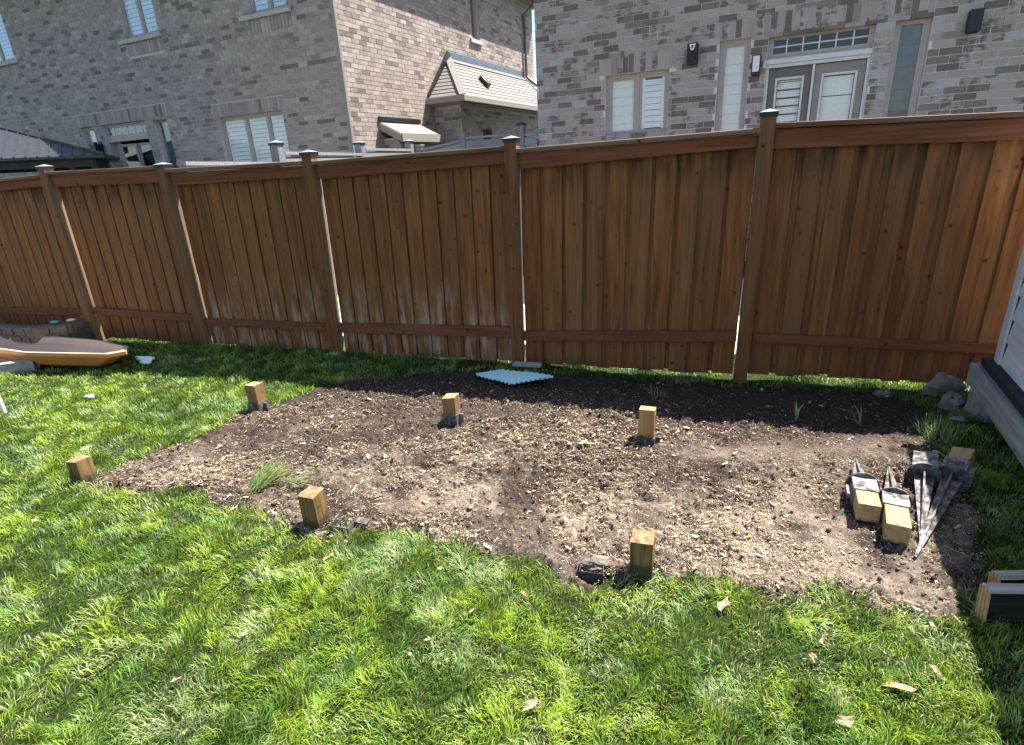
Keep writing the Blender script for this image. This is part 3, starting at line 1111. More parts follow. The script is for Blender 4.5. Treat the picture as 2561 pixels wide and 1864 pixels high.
# lean-to with a hipped shingle roof
bw = 0.74
b = MB()
b.box(0.0005, bw, 3.25, 9.6, 0, 3.05)
b.build('bay_wall', M['mortar_left'], lh)
pb = wall_pieces(3.25, 9.6, 0.0, 3.0, [(4.35, 4.85, 2.05, 2.5)], [])
pe = wall_pieces(0.0, bw, 0.0, 3.0, [], [])
rest = MB()
for (c, z, w_, h_) in pb:
    rest.box(bw - .01, bw + .012, c - w_ / 2, c + w_ / 2, z - h_ / 2, z + h_ / 2)
for (c, z, w_, h_) in pe:
    rest.box(c - w_ / 2, c + w_ / 2, 3.238, 3.26, z - h_ / 2, z + h_ / 2)
rest.build('bay_bricks', M['brick_left'], lh)['kind'] = 'stuff'
b = MB()
b.box(bw - .005, bw + .008, 4.36, 4.84, 2.06, 2.49)
b.build('bay_window', M['room_dark'], lh)
ze, zr, ee = 3.17, 4.17, 0.96
rf = MB()
na, nb_, nc, nd = 4.13, 8.95, 3.0, 10.1
rf.add([(0.001, na, zr), (0.001, nb_, zr), (ee, nd, ze), (ee, nc, ze), (0.001, nc, ze), (0.001, nd, ze)], [(0, 3, 2, 1), (0, 4, 3), (1, 2, 5), (4, 5, 2, 3)])
bay = rf.build('bay_roof', M['shingle'], lh)
st = MB()
NS = 11
for k_ in range(NS):
    t0, t1 = k_ / NS, (k_ + 1.12) / NS
    t1 = min(t1, 1.0)
    def rp(t, side, up):
        e_ = ee * (1 - t)
        n_ = (nc + (na - nc) * t) if side == 0 else (nd + (nb_ - nd) * t)
        return (e_ + .006 + up * 0.7, n_, ze + (zr - ze) * t + .006 + up)
    st.add([rp(t0, 0, .012), rp(t0, 1, .012), rp(t1, 1, 0.001), rp(t1, 0, 0.001), rp(t0, 0, -.002), rp(t0, 1, -.002)], [(0, 1, 2, 3), (4, 5, 1, 0)])
    def rq(t, s, up):
        n_ = nc + (na - nc) * t
        return (0.002 if s == 0 else ee * (1 - t), n_ - .006 - up * .6, ze + (zr - ze) * t + .006 + up)
    st.add([rq(t0, 0, .012), rq(t0, 1, .012), rq(t1, 1, .001), rq(t1, 0, .001), rq(t0, 0, -.002), rq(t0, 1, -.002)], [(0, 1, 2, 3), (4, 5, 1, 0)])
st.build('shingle_course', M['shingle'], bay)['kind'] = 'stuff'
hp = MB()
hp.bar((ee + .01, nc - .01, ze + .02), (0.01, na, zr + .02), 0.16, 0.02, up=(0.3, -0.5, 1))
hp.build('hip_cap', M['shingle'], bay)
fb = MB()
fb.box(ee, ee + .10, nc - .1, nd, ze - .13, ze - .002)
fb.box(0.002, ee, nc - .1, nc, ze - .13, ze - .002)
fb.box(0.002, ee - .002, nc + .002, nd, ze - .16, ze - .135)
fb.build('bay_gutter', M['soffit'], lh, bevel=0.008)
fl_ = MB()
fl_.add([(0.012, na, zr - .02), (0.012, nb_, zr - .02), (0.012, nb_, zr + .16), (0.012, na - .04, zr + .16), (0.14, na + .1, zr - .09), (0.14, nb_, zr - .09)], [(0, 1, 2, 3), (0, 4, 5, 1)])
fl_.build('ridge_flashing', M['leadflash'], bay)
fl_ = MB()
fl_.bar((0.03, nc + .02, ze + .03), (0.03, na, zr + .10), 0.05, 0.16, up=(0, -1, 1))
fl_.build('step_flashing', M['flash'], bay)
vt = MB()
vt.obox((0.58, 4.95, 3.66), (1, 0, -1), (0, 1, 0), (1, 0, 1), .11, .09, .05)
vt.build('roof_vent', M['black'], bay, bevel=0.01)
# small lean-to roof near the corner
b = MB()
b.add([(0.001, .95, 2.60), (0.001, 2.50, 2.60), (.55, 2.50, 2.33), (.55, .95, 2.33), (0.001, .95, 2.52), (0.001, 2.5, 2.52), (.55, 2.5, 2.27), (.55, .95, 2.27)],
      [(0, 3, 2, 1), (4, 5, 6, 7), (0, 4, 7, 3), (1, 2, 6, 5), (3, 7, 6, 2)])
sr = b.build('small_roof', M['shingle'], lh)
b = MB()
b.box(0.002, .05, .93, 2.52, 2.605, 2.70)
b.build('step_flashing', M['flash'], sr)
b = MB()
b.box(.552, .58, .94, 2.51, 2.17, 2.335)
b.add([(0.002, .93, 2.58), (.55, .93, 2.31), (.55, .93, 2.17), (0.002, .93, 2.44), (0.002, .948, 2.58), (.55, .948, 2.31), (.55, .948, 2.17), (0.002, .948, 2.44)],
      [(0, 1, 2, 3), (7, 6, 5, 4), (0, 4, 5, 1), (1, 5, 6, 2), (2, 6, 7, 3), (3, 7, 4, 0)])
b.build('barge_board', M['soffit'], sr)
b = MB()
b.box(0.001, .42, 1.05, 2.42, 0, 2.26)
b.build('chimney_wall', M['mortar_left'], lh)
rest = MB()
for (c, z, w_, h_) in wall_pieces(1.05, 2.42, 0, 2.25, [], []):
    rest.box(.41, .432, c - w_ / 2, c + w_ / 2, z - h_ / 2, z + h_ / 2)
for (c, z, w_, h_) in wall_pieces(0.0, .42, 0, 2.25, [], []):
    rest.box(c - w_ / 2, c + w_ / 2, 1.038, 1.06, z - h_ / 2, z + h_ / 2)
rest.build('chimney_bricks', M['brick_left'], lh)['kind'] = 'stuff'


def house_pt(o0, x, y, z):
    return (o0[0] + x * cos(YAW) + y * sin(YAW), o0[1] - x * sin(YAW) + y * cos(YAW), z)


# wall-mounted things on the right house
sp = empty('wall_speaker', house_pt(R0, 2.445, -0.01, 2.80), -YAW)
tag(sp, 'black open-coned speaker with white horn on brick wall, beside the small shuttered window', 'speaker', 'speakers on the right house')
MB().box(-.073, .073, -.13, 0, 0, .27).build('cabinet', M['black'], sp, bevel=0.012)
b = MB()
b.tube([(0, -.131, .095), (0, -.140, .095)], [.056, .05], 20)
b.build('woofer', M['black_rubber'], sp)
b = MB()
b.tube([(0, -.141, .095), (0, -.146, .095)], [.025, .012], 16)
b.build('dust_cap', M['black'], sp)
b = MB()
b.add([(-.045, -.134, .255), (.045, -.134, .255), (.022, -.134, .185), (0, -.134, .172), (-.022, -.134, .185), (-.045, -.140, .255), (.045, -.140, .255), (.022, -.140, .185), (0, -.140, .172), (-.022, -.140, .185)],
      [(9, 8, 7, 6, 5), (0, 1, 2, 3, 4), (0, 5, 6, 1), (1, 6, 7, 2), (2, 7, 8, 3), (3, 8, 9, 4), (4, 9, 5, 0)])
b.build('horn', M['white'], sp)
b = MB()
b.tube([(0, -.141, .222), (0, -.147, .222)], [.016, .016], 12)
b.build('tweeter', M['black'], sp)
sp2 = empty('wall_speaker', house_pt(R0, 5.685, -0.01, 2.78), -YAW)
tag(sp2, 'dark grille-covered speaker with rounded corners on brick wall right of patio door', 'speaker', 'speakers on the right house')
MB().box(-.072, .072, -.13, -.02, 0, .25).build('cabinet', M['navy'], sp2, bevel=0.024)
MB().box(-.066, .066, -.138, -.1305, .008, .242).build('grille', M['navy'], sp2, bevel=0.003)
MB().box(-.02, .02, -.019, 0.02, .09, .16).build('bracket', M['black'], sp2)
lp = empty('wall_lamp', house_pt(R0, 3.298, -0.01, 2.575), -YAW)
tag(lp, 'black framed wall lamp with white frosted panel between sidelight and door', 'wall lamp')
b = MB()
b.box(-.058, -.044, -.09, 0.02, 0, .255).box(.044, .058, -.09, 0.02, 0, .255).box(-.044, .044, -.09, .02, .242, .255).box(-.044, .044, -.09, .02, 0, .045).box(-.044, .044, -.02, .02, .045, .242)
b.build('housing', M['black'], lp)
MB().box(-.0435, .0435, -.086, -.024, .0455, .2415).build('diffuser', M['white'], lp)
ln = empty('wall_lantern', house_pt(L0, -8.1, -0.01, 2.44), -YAW)
tag(ln, 'small black lantern on grey brick beside the left house patio door', 'wall lamp')
MB().box(-.06, .06, -.03, .02, 0, .26).build('back_plate', M['black'], ln)
MB().box(-.10, .10, -.22, -.06, -.02, .16).box(-.13, .13, -.25, -.031, .16, .19).box(-.03, .03, -.17, -.10, .19, .25).build('lantern_cage', M['black'], ln)

# ------------------------------------------------------------------ neighbours' grey side fence and gate
sf0 = (FN * F_N0 + FU * -4.75)
sf = empty('grey_fence', (sf0[0], sf0[1], 0), -A_F)
tag(sf, 'weathered grey side fence running away from brown fence toward the left house', 'fence')
for t, zt in ((1.55, 2.005), (3.32, 2.03), (4.85, 2.075)):
    b = MB()
    b.box(-.055, .055, t - .055, t + .055, 0, zt - .04)
    po = b.build('fence_post', M['greyfence'], sf, bevel=0.004)
    b = MB()
    b.box(-.064, .064, t - .064, t + .064, zt - .045, zt - .02, 0)
    b.add([(-.066, t - .066, zt - .019), (.066, t - .066, zt - .019), (.066, t + .066, zt - .019), (-.066, t + .066, zt - .019), (0, t, zt + .01)], [(0, 1, 4), (1, 2, 4), (2, 3, 4), (3, 0, 4), (3, 2, 1, 0)], 1)
    b.build('post_cap', [M['black'], M['capmetal']], po)
for t0, t1, z0, z1 in ((0.16, 1.49, 1.80, 1.775), (1.61, 3.26, 1.89, 1.868), (3.38, 4.79, 1.937, 1.93)):
    pn = empty('fence_panel', (0, t0, 0))
    pn.parent = sf
    b = MB()
    b.add([(-.06, 0, z0 - .035), (.06, 0, z0 - .035), (.06, t1 - t0, z1 - .035), (-.06, t1 - t0, z1 - .035), (-.06, 0, z0), (.06, 0, z0), (.06, t1 - t0, z1), (-.06, t1 - t0, z1)],
          [(0, 3, 2, 1), (4, 5, 6, 7), (0, 1, 5, 4), (1, 2, 6, 5), (2, 3, 7, 6), (3, 0, 4, 7)])
    b.build('cap_rail', M['greyrail'], pn)
    MB().box(.015, .05, 0.002, t1 - t0 - .002, z1 - .19, z1 - .06).build('fascia', M['greyrail'], pn)
    n = int((t1 - t0) / .15)
    for k_ in range(n):
        MB().box(-.008, .010, k_ * .15, k_ * .15 + .146, .05, z1 - .04).build('board', M['greyfence'], pn)
gt = empty('grey_gate', house_pt(R0, -1.3, 0.0, 0), -YAW)
tag(gt, 'blue grey board gate and fence closing the gap between the two houses', 'gate')
for xx, zt, mt in ((-1.07, 2.03, 'black'), (-.13, 2.13, 'greyfence'), (1.0, 2.235, 'greyfence')):
    b = MB()
    b.box(xx - .055, xx + .055, -.055, .055, 0, zt - .03)
    po = b.build('fence_post', M['greyfence'], gt, bevel=.004)
    MB().box(xx - .066, xx + .066, -.066, .066, zt - .03, zt).build('post_cap', M['black'] if xx > .5 else M['capmetal'], po)
for a, c, z0, z1 in ((-1.01, -.19, 1.95, 2.05), (-.07, .94, 2.09, 2.09), (1.06, 1.285, 2.07, 2.04)):
    for k_, (dz, hh, yy) in enumerate(((0, .035, -.06), (-.06, .13, -.045))):
        b = MB()
        b.add([(a, yy, z0 + dz - hh), (c, yy, z1 + dz - hh), (c, yy + .09, z1 + dz - hh), (a, yy + .09, z0 + dz - hh), (a, yy, z0 + dz), (c, yy, z1 + dz), (c, yy + .09, z1 + dz), (a, yy + .09, z0 + dz)],
              [(0, 3, 2, 1), (4, 5, 6, 7), (0, 1, 5, 4), (1, 2, 6, 5), (2, 3, 7, 6), (3, 0, 4, 7)])
        b.build('rail', M['greyrail'], gt)
    n = max(1, int(round((c - a) / .15)))
    for k_ in range(n):
        MB().box(a + k_ * (c - a) / n, a + (k_ + 1) * (c - a) / n - .005, -.01, .01, .05, min(z0, z1) - .2).build('board', M['greyfence'], gt)

# ------------------------------------------------------------------ gazebo
gz = empty('gazebo', (-8.4, 13.0, 0), 0.48)
tag(gz, 'black hardtop gazebo with ribbed metal hip roof behind the left end of fence', 'gazebo')
GL, GD, ZE, ZA = 4.2, 3.1, 2.25, 3.0
rf = MB()
c_ = (-GL / 2, GD / 2, ZA)
cr_ = [(0, 0, ZE), (0, GD, ZE), (-GL, GD, ZE), (-GL, 0, ZE)]
rf.add(cr_ + [c_], [(3, 0, 4), (0, 1, 4), (1, 2, 4), (2, 3, 4)])
rf.add([(x, y, ZE - .05) for x, y, _ in cr_] + cr_, [(0, 1, 2, 3), (3, 0, 4, 7)[::-1], (0, 1, 5, 4)[::-1], (1, 2, 6, 5)[::-1], (2, 3, 7, 6)[::-1]])
rf.build('roof_panel', M['gaz_metal'], gz)
for k_ in range(1, 22):
    xx = -GL * k_ / 22
    t = 1 - abs(xx + GL / 2) / (GL / 2)
    b = MB()
    b.bar((xx, 0.0, ZE + .008), (xx, GD / 2 * t, ZE + (ZA - ZE) * t + .008), .022, .026)
    b.build('roof_rib', M['gaz_metal'], gz)
for k_ in range(1, 16):
    yy = GD * k_ / 16
    t = 1 - abs(yy - GD / 2) / (GD / 2)
    b = MB()
    b.bar((0.0, yy, ZE + .008), (-GL / 2 * t, yy, ZE + (ZA - ZE) * t + .008), .022, .026)
    b.build('roof_rib', M['gaz_metal'], gz)
for (x, y, _) in cr_:
    b = MB()
    b.bar((x, y, ZE + .02), c_, .05, .05)
    b.build('hip_rib', M['gaz_metal'], gz)
for (a_, b_) in (((-.25, .25), (-GL + .25, .25)), ((-.25, .25), (-.25, GD - .25)), ((-.25, GD - .25), (-GL + .25, GD - .25)), ((-GL + .25, .25), (-GL + .25, GD - .25))):
    b = MB()
    b.bar((a_[0], a_[1], ZE - .13), (b_[0], b_[1], ZE - .13), .09, .16)
    b.build('beam', M['black'], gz)
for x, y in ((-.25, .25), (-GL + .25, .25), (-.25, GD - .25), (-GL + .25, GD - .25)):
    MB().box(x - .06, x + .06, y - .06, y + .06, 0, ZE - .22).build('post', M['black'], gz, bevel=.006)
    b = MB()
    sx = -1 if x > -1 else 1
    b.bar((x, y, ZE - .62), (x + sx * .45, y, ZE - .2), .05, .06)
    b.build('brace', M['black'], gz)

# ------------------------------------------------------------------ shed on the right
SD_ = Vector((0.457, 0.889, 0)).normalized()       # along the visible wall, away from camera
SOUT = Vector((-SD_.y, SD_.x, 0))                  # outward, to the left
SHC = Vector((3.009, 3.235, 0))                    # far left wall corner
sh_ang = math.atan2(-SD_.y, -SD_.x)                # local x runs along the wall towards the camera
shed = empty('garden_shed', SHC, sh_ang)
tag(shed, 'pale grey sided garden shed on timber skids at the right edge', 'shed')
# local: x towards camera along wall, y = z x x
ly = Vector((-sin(sh_ang), cos(sh_ang), 0))
SGN = 1.0 if ly.dot(-SOUT) > 0 else -1.0           # local y sign pointing into the shed
SL, SWD, SB, ST = 2.7, 2.2, 0.30, 1.66


def sy(v):
    return v * SGN


def sbox(m, x0, x1, y0, y1, z0, z1, mi=0):
    a, c = sorted((sy(y0), sy(y1)))
    m.box(x0, x1, a, c, z0, z1, mi)
    return m


sbox(MB(), 0.02, SL - .02, 0.02, SWD - .02, SB + .05, ST).build('wall_core', M['siding'], shed)
k_ = 0
z = SB + 0.012
while z < ST - .02:
    z1 = min(z + 0.142, ST)
    for wallx in (0, 1):
        b = MB()
        if wallx == 0:
            y_b, y_t = sy(-0.004), sy(0.012)
            vs = [(0.085, y_b, z), (SL - .085, y_b, z), (SL - .085, sy(.0195), z), (0.085, sy(.0195), z), (0.085, y_t, z1 + .008), (SL - .085, y_t, z1 + .008), (SL - .085, sy(.0195), z1 + .008), (0.085, sy(.0195), z1 + .008)]
        else:
            vs = [(-.004, sy(.085), z), (-.004, sy(SWD - .085), z), (.0195, sy(SWD - .085), z), (.0195, sy(.085), z), (.012, sy(.085), z1 + .008), (.012, sy(SWD - .085), z1 + .008), (.0195, sy(SWD - .085), z1 + .008), (.0195, sy(.085), z1 + .008)]
        b.add(vs, [(0, 1, 2, 3), (4, 5, 6, 7), (0, 1, 5, 4), (1, 2, 6, 5), (2, 3, 7, 6), (3, 0, 4, 7)])
        b.build('siding_board', M['siding'], shed)
    z += 0.142
b = MB()
sbox(b, -.012, .083, -.014, .0, SB - .01, ST)
sbox(b, -.012, .0, .0, .083, SB - .01, ST)
b.build('trim_or_lit_corner', M['siding'], shed, bevel=.003)
b = MB()
sbox(b, SL - .083, SL + .012, -.014, .0, SB - .01, ST)
b.build('trim_or_lit_corner', M['siding'], shed)
b = MB()
yo = sy(-.05)
yi = sy(SWD + .16)
ym = sy(SWD / 2)
for a, c in ((yo, ym), (yi, ym)):
    b.add([(-.05, a, ST - .06), (SL + .12, a, ST - .06), (SL + .12, c, ST + .55), (-.05, c, ST + .55), (-.05, a, ST), (SL + .12, a, ST), (SL + .12, c, ST + .62), (-.05, c, ST + .62)],
          [(0, 3, 2, 1), (4, 5, 6, 7), (0, 1, 5, 4), (1, 2, 6, 5), (2, 3, 7, 6), (3, 0, 4, 7)])
b.build('roof', M['shingle'], shed)
b = MB()
for xx in (0.01, SL - .01):
    b.add([(xx - .008, sy(.02), ST), (xx - .008, sy(SWD - .02), ST), (xx - .008, ym, ST + .53), (xx + .008, sy(.02), ST), (xx + .008, sy(SWD - .02), ST), (xx + .008, ym, ST + .53)], [(0, 1, 2), (5, 4, 3), (0, 3, 4, 1), (1, 4, 5, 2), (2, 5, 3, 0)])
b.build('gable', M['siding'], shed)
b = MB()
sbox(b, -.06, SL, -.062, .06, .262, .31)
b.build('rim_strip', M['black_rubber'], shed, bevel=.008)
b = MB()
sbox(b, -.10, SL, -.105, .045, .118, .258)
b.build('skid_beam', M['oldbeam'], shed, bevel=.012)
b = MB()
sbox(b, -.10, SL, SWD - .2, SWD - .05, .0, .258)
b.build('skid_beam', M['oldbeam'], shed, bevel=.012)
b = MB()
sbox(b, .02, SL - .02, .06, SWD - .06, .20, .34)
b.build('floor_frame', M['blackwood'], shed)

# log block under the skid and rubble beside it
def lump(name, c, r, mat, seed, flat=1.0, seg=16, rings=10, amp=.38, sub=True):
    rnd = random.Random(seed)
    b = MB()
    vs, fs = [], []
    ph = [rnd.uniform(0, 6.28) for _ in range(8)]
    for i in range(rings + 1):
        th = pi * i / rings
        for j in range(seg):
            f = 2 * pi * j / seg
            k2 = 1 + amp * (sin(2 * f + ph[0]) * sin(th * 2 + ph[1]) * .6 + sin(3 * f + ph[2]) * .3 + rnd.uniform(-.35, .35) * sin(th))
            vs.append((r[0] * k2 * sin(th) * cos(f), r[1] * k2 * sin(th) * sin(f), r[2] * k2 * cos(th) * flat))
    for i in range(rings):
        for j in range(seg):
            a, b2 = i * seg + j, i * seg + (j + 1) % seg
            fs.append((a, a + seg, b2 + seg, b2))
    b.add(vs, fs)
    return b.build(name, mat, smooth=False, loc=c)


b = MB()
rr = random.Random(4)
N_ = 14
ring0 = [(.10 * (1 + .12 * rr.uniform(-1, 1)) * cos(2 * pi * k_ / N_), .12 * (1 + .12 * rr.uniform(-1, 1)) * sin(2 * pi * k_ / N_)) for k_ in range(N_)]
vs = []
for zz, s in ((-.03, 1.08), (.04, 1.02), (.09, .97), (.135, .93)):
    vs += [(p[0] * s + rr.uniform(-.006, .006), p[1] * s + rr.uniform(-.006, .006), zz) for p in ring0]
fs = [tuple(range(3 * N_, 4 * N_))]
for i in range(3):
    for j in range(N_):
        fs.append((i * N_ + j, i * N_ + (j + 1) % N_, (i + 1) * N_ + (j + 1) % N_, (i + 1) * N_ + j))
b.add(vs, fs)
lg = b.build('log_block', M['log'], loc=(2.93, 3.13, 0.0), rot=(0.06, -.05, .4))
tag(lg, 'split grey log block propping up the near corner of shed skid', 'log')
for i, (c, r, lab) in enumerate([((2.80, 3.26, .02), (.075, .07, .065), 'largest lumpy grey stone in earth pile beside the log block'),
                                 ((2.90, 3.46, .04), (.12, .09, .085), 'brown earth-covered stone between log block and fence boards'),
                                 ((2.52, 3.48, .01), (.055, .045, .035), 'small pale stone under the fence left of the earth pile'),
                                 ((2.72, 3.08, .0), (.06, .045, .03), 'flat dark stone at the foot of log block')]):
    tag(lump('stone', c, r, M['rock'], 20 + i, seg=8, rings=5, amp=.5), lab, 'stone', 'stones by the shed corner')

# ------------------------------------------------------------------ post stubs standing in the bed
STUBS = [((-1.893, 3.875), .205, .070, 'stubwood', 'post stub at far left corner of bed, in grey metal socket by lawn edge'),
         ((-0.415, 3.44), .205, .090, 'stubwood', 'short orange post stub in dark metal socket in front of pale green foam mat'),
         ((0.787, 3.02), .225, .055, 'newwood_v', 'tallest pale topped post stub standing in the sunlit far middle of bed'),
         ((-2.545, 2.935), .150, 0.0, 'stubdirty', 'weathered brown post stub at leftmost tip of the bed in grass'),
         ((-1.003, 2.365), .195, 0.0, 'stubdirty', 'stained post stub beside dug hole and metal bracket at near left bed edge'),
         ((0.495, 1.905), .172, 0.0, 'stubdirty', 'dark faced post stub nearest the camera at front grass edge')]
M['newwood_v'] = wood('cut_wood_vertical', (0.18, 0.095, 0.035), (0.34, 0.195, 0.075), (0.44, 0.28, 0.12), 2, weather=(0.27, 0.15, 0.06), soil_line=0.11, rough=0.8)
def end_grain():
    b = NB('end_grain')
    o_ = b.obj()
    wv = b.n('ShaderNodeTexWave', wave_type='RINGS', rings_direction='Z')
    wv.inputs['Scale'].default_value = 26.0
    wv.inputs['Distortion'].default_value = 2.5
    wv.inputs['Detail'].default_value = 3.0
    mp = b.n('ShaderNodeMapping')
    mp.inputs['Location'].default_value = (.05, .035, 0)
    b.l(o_, mp.inputs['Vector'])
    b.l(mp.outputs[0], wv.inputs['Vector'])
    n1 = b.noise(b.pos(), 38, 5, .65)
    c = b.ramp(wv.outputs['Fac'], [(0.2, (.33, .20, .09)), (0.8, (.47, .33, .165))])
    c = b.mix(b.ramp(n1, [(.45, 0.0), (.68, .75)]), c, (.20, .125, .06))
    b.col(c)
    b.bump(wv.outputs['Fac'], .3, .002)
    return b.set(.9, 0, .15)


M['endgrain'] = end_grain()
M['endgrain_old'] = plain('old_end_grain', (.27, .165, .08), .9, var=.45, scale=42, bump=.6)
for i, ((x, y), hh, sk, mt, lab) in enumerate(STUBS):
    st_ = empty('post_stub', (x, y, float(hgt(x, y))), -0.332 + random.uniform(-.04, .04))
    st_.rotation_euler.x = random.uniform(-.03, .03)
    st_.rotation_euler.y = (-.05 if i == 3 else random.uniform(-.02, .02))
    tag(st_, lab, 'post', 'cut post stubs left in the bed')
    h = .045
    rr = random.Random(i)
    b = MB()
    zt = [hh + rr.uniform(-.008, .008) for _ in range(4)]
    vs = [(-h, -h, -.12), (h, -h, -.12), (h, h, -.12), (-h, h, -.12), (-h, -h, zt[0]), (h, -h, zt[1]), (h, h, zt[2]), (-h, h, zt[3])]
    b.add(vs, [(0, 3, 2, 1), (0, 1, 5, 4), (1, 2, 6, 5), (2, 3, 7, 6), (3, 0, 4, 7)], 0)
    b.add([vs[4], vs[5], vs[6], vs[7]], [(0, 1, 2, 3)], 1)
    b.build('wood_stub', [M[mt], M['endgrain'] if i < 3 else M['endgrain_old']], st_, bevel=.003)
    if i == 2:
        MB().box(h + .0005, h + .002, -.012, .022, .09, .19).build('paint_mark', plain('red_paint', (.45, .05, .03), .6, var=.3, scale=40), st_)
    if sk:
        b = MB()
        o_, i_ = h + .007, h + .0015
        for a, c, p, q in ((-o_, o_, -o_, -i_), (-o_, o_, i_, o_), (-o_, -i_, -i_, i_), (i_, o_, -i_, i_)):
            b.box(a, c, p, q, -.06, sk)
        so = b.build('metal_socket', M['metal_soil'], st_)
        b = MB()
        b.box(o_, o_ + .03, -.006, .006, -.02, sk - .01).box(-.006, .006, -o_ - .014, -o_, -.02, sk - .01)
        b.build('clamp_flange', M['metal'], so)

# metal bracket in the hole beside the near left stub
b = MB()
b.add([(-.055, -.045, -.05), (.055, -.045, -.05), (.055, -.045, .03), (-.055, -.045, .022), (-.055, -.041, -.05), (.055, -.041, -.05), (.055, -.041, .03), (-.055, -.041, .022)],
      [(0, 1, 2, 3), (7, 6, 5, 4), (0, 4, 5, 1), (1, 5, 6, 2), (2, 6, 7, 3), (3, 7, 4, 0)])
b.box(-.055, -.051, -.0405, .05, -.05, .02).box(.051, .055, -.0405, .05, -.05, .028).box(.056, .12, .01, .05, .018, .024)
br = b.build('metal_bracket', M['metal_soil'], loc=(-0.855, 2.315, float(hgt(-.85, 2.33)) + .022), rot=(.12, .05, -.35))
tag(br, 'square metal post bracket sunk in hole right of the stained stub', 'bracket')
b = MB()
b.box(-.05, .05, -.003, .0, -.04, .035).box(-.05, -.046, .0005, .07, -.04, .03).box(.046, .05, .0005, .07, -.04, .03)
br = b.build('metal_bracket', M['black_rubber'], loc=(.275, 1.865, float(hgt(.27, 1.86)) + .01), rot=(-.1, .06, -.2))
tag(br, 'black square post bracket in the grass edge left of nearest stub', 'bracket')
b = MB()
b.obox((.375, 1.905, .035), (.9, -.3, .1), (.3, .9, .15), (-.1, -.15, 1), .02, .012, .005)
tag(b.build('tile_shard', plain('red_tile', (.14, .06, .05), .8, var=.3)), 'small dull red tile shard beside the black bracket', 'shard')
tag(lump('stone', (.30, 1.96, .0), (.065, .045, .035), M['rock'], 77), 'rounded earth coloured stone half buried left of nearest post stub', 'stone')

# ------------------------------------------------------------------ pulled ground spikes lying on the soil
def spike(name, end, tip, lw, ls, z_end, z_tip, roll, lab, wood_mat):
    """lies on the ground: wood (optional), square socket, round collar, tapering cross spike"""
    e = Vector((end[0], end[1], z_end))
    t = Vector((tip[0], tip[1], z_tip))
    d = t - e
    Ltot = d.length
    d.normalize()
    q = d.to_track_quat('X', 'Z')
    root = empty(name, e)
    root.rotation_euler = (q @ Euler((roll, 0, 0)).to_quaternion()).to_euler()
    tag(root, lab, 'ground spike', 'ground spikes lying at the right of the bed')
    h = .045
    if lw:
        b = MB()
        b.box(0, lw + ls * .7, -h, h, -h, h)
        b.build('wood_stub', M[wood_mat], root, bevel=.003)
    b = MB()
    o_, i_ = h + .006, h + .001
    for a, c, p, r in ((-o_, o_, -o_, -i_), (-o_, o_, i_, o_), (-o_, -i_, -i_, i_), (i_, o_, -i_, i_)):
        b.box(lw, lw + ls, a, c, p, r)
    so = b.build('metal_socket', M['metal'], root)
    b = MB()
    b.box(lw + .01, lw + ls * .8, o_, o_ + .022, -.012, .012)
    b.build('clamp_flange', M['metal'], so)
    b = MB()
    b.tube([(lw + ls + .001, 0, 0), (lw + ls + .009, 0, 0)], .074, 20)
    b.build('collar', M['metal_soil'], root)
    x0, x1 = lw + ls + .0095, Ltot
    b = MB()
    for ax in (0, 1):
        th = .0035
        if ax == 0:
            vs = [(x0, -.042, -th), (x0, .042, -th), (x1, .004, -th), (x1, -.004, -th), (x0, -.042, th), (x0, .042, th), (x1, .004, th), (x1, -.004, th)]
        else:
            vs = [(x0, th + .0, -.042), (x0, th, .042), (x1, th, .004), (x1, th, -.004), (x0, -th, -.042), (x0, -th, .042), (x1, -th, .004), (x1, -th, -.004)]
        b.add(vs, [(0, 1, 2, 3), (7, 6, 5, 4), (0, 4, 5, 1), (1, 5, 6, 2), (2, 6, 7, 3), (3, 7, 4, 0)])
    b.build('spike_fins', M['metal_soil'], root)
    return root


M['newwood_x'] = wood('cut_wood_long', (0.22, 0.135, 0.06), (0.40, 0.275, 0.14), (0.52, 0.385, 0.215), 0, weather=(0.30, 0.20, 0.105), soil_line=0.05, rough=0.75)
spike('ground_spike', (1.56, 2.11), (1.80, 2.61), .125, .12, .062, .05, 0.0, 'ground spike with short pale wood stub, leftmost of the pulled spikes', 'newwood_x')
spike('ground_spike', (1.588, 1.957), (1.91, 2.505), .165, .11, .060, .05, 0.0, 'ground spike with long pale wood stub, second from left of the four', 'newwood_x')
spike('ground_spike', (2.10, 2.515), (1.688, 1.945), 0.0, .15, .070, .02, 0.1, 'empty ground spike without wood, its dirty point toward the camera', 'newwood_x')
spike('ground_spike', (2.30, 2.52), (1.605, 1.86), .13, .13, .085, .02, 0.15, 'rightmost ground spike with wood stub lying half in shed shadow', 'stubwood_x' if False else 'newwood_x')

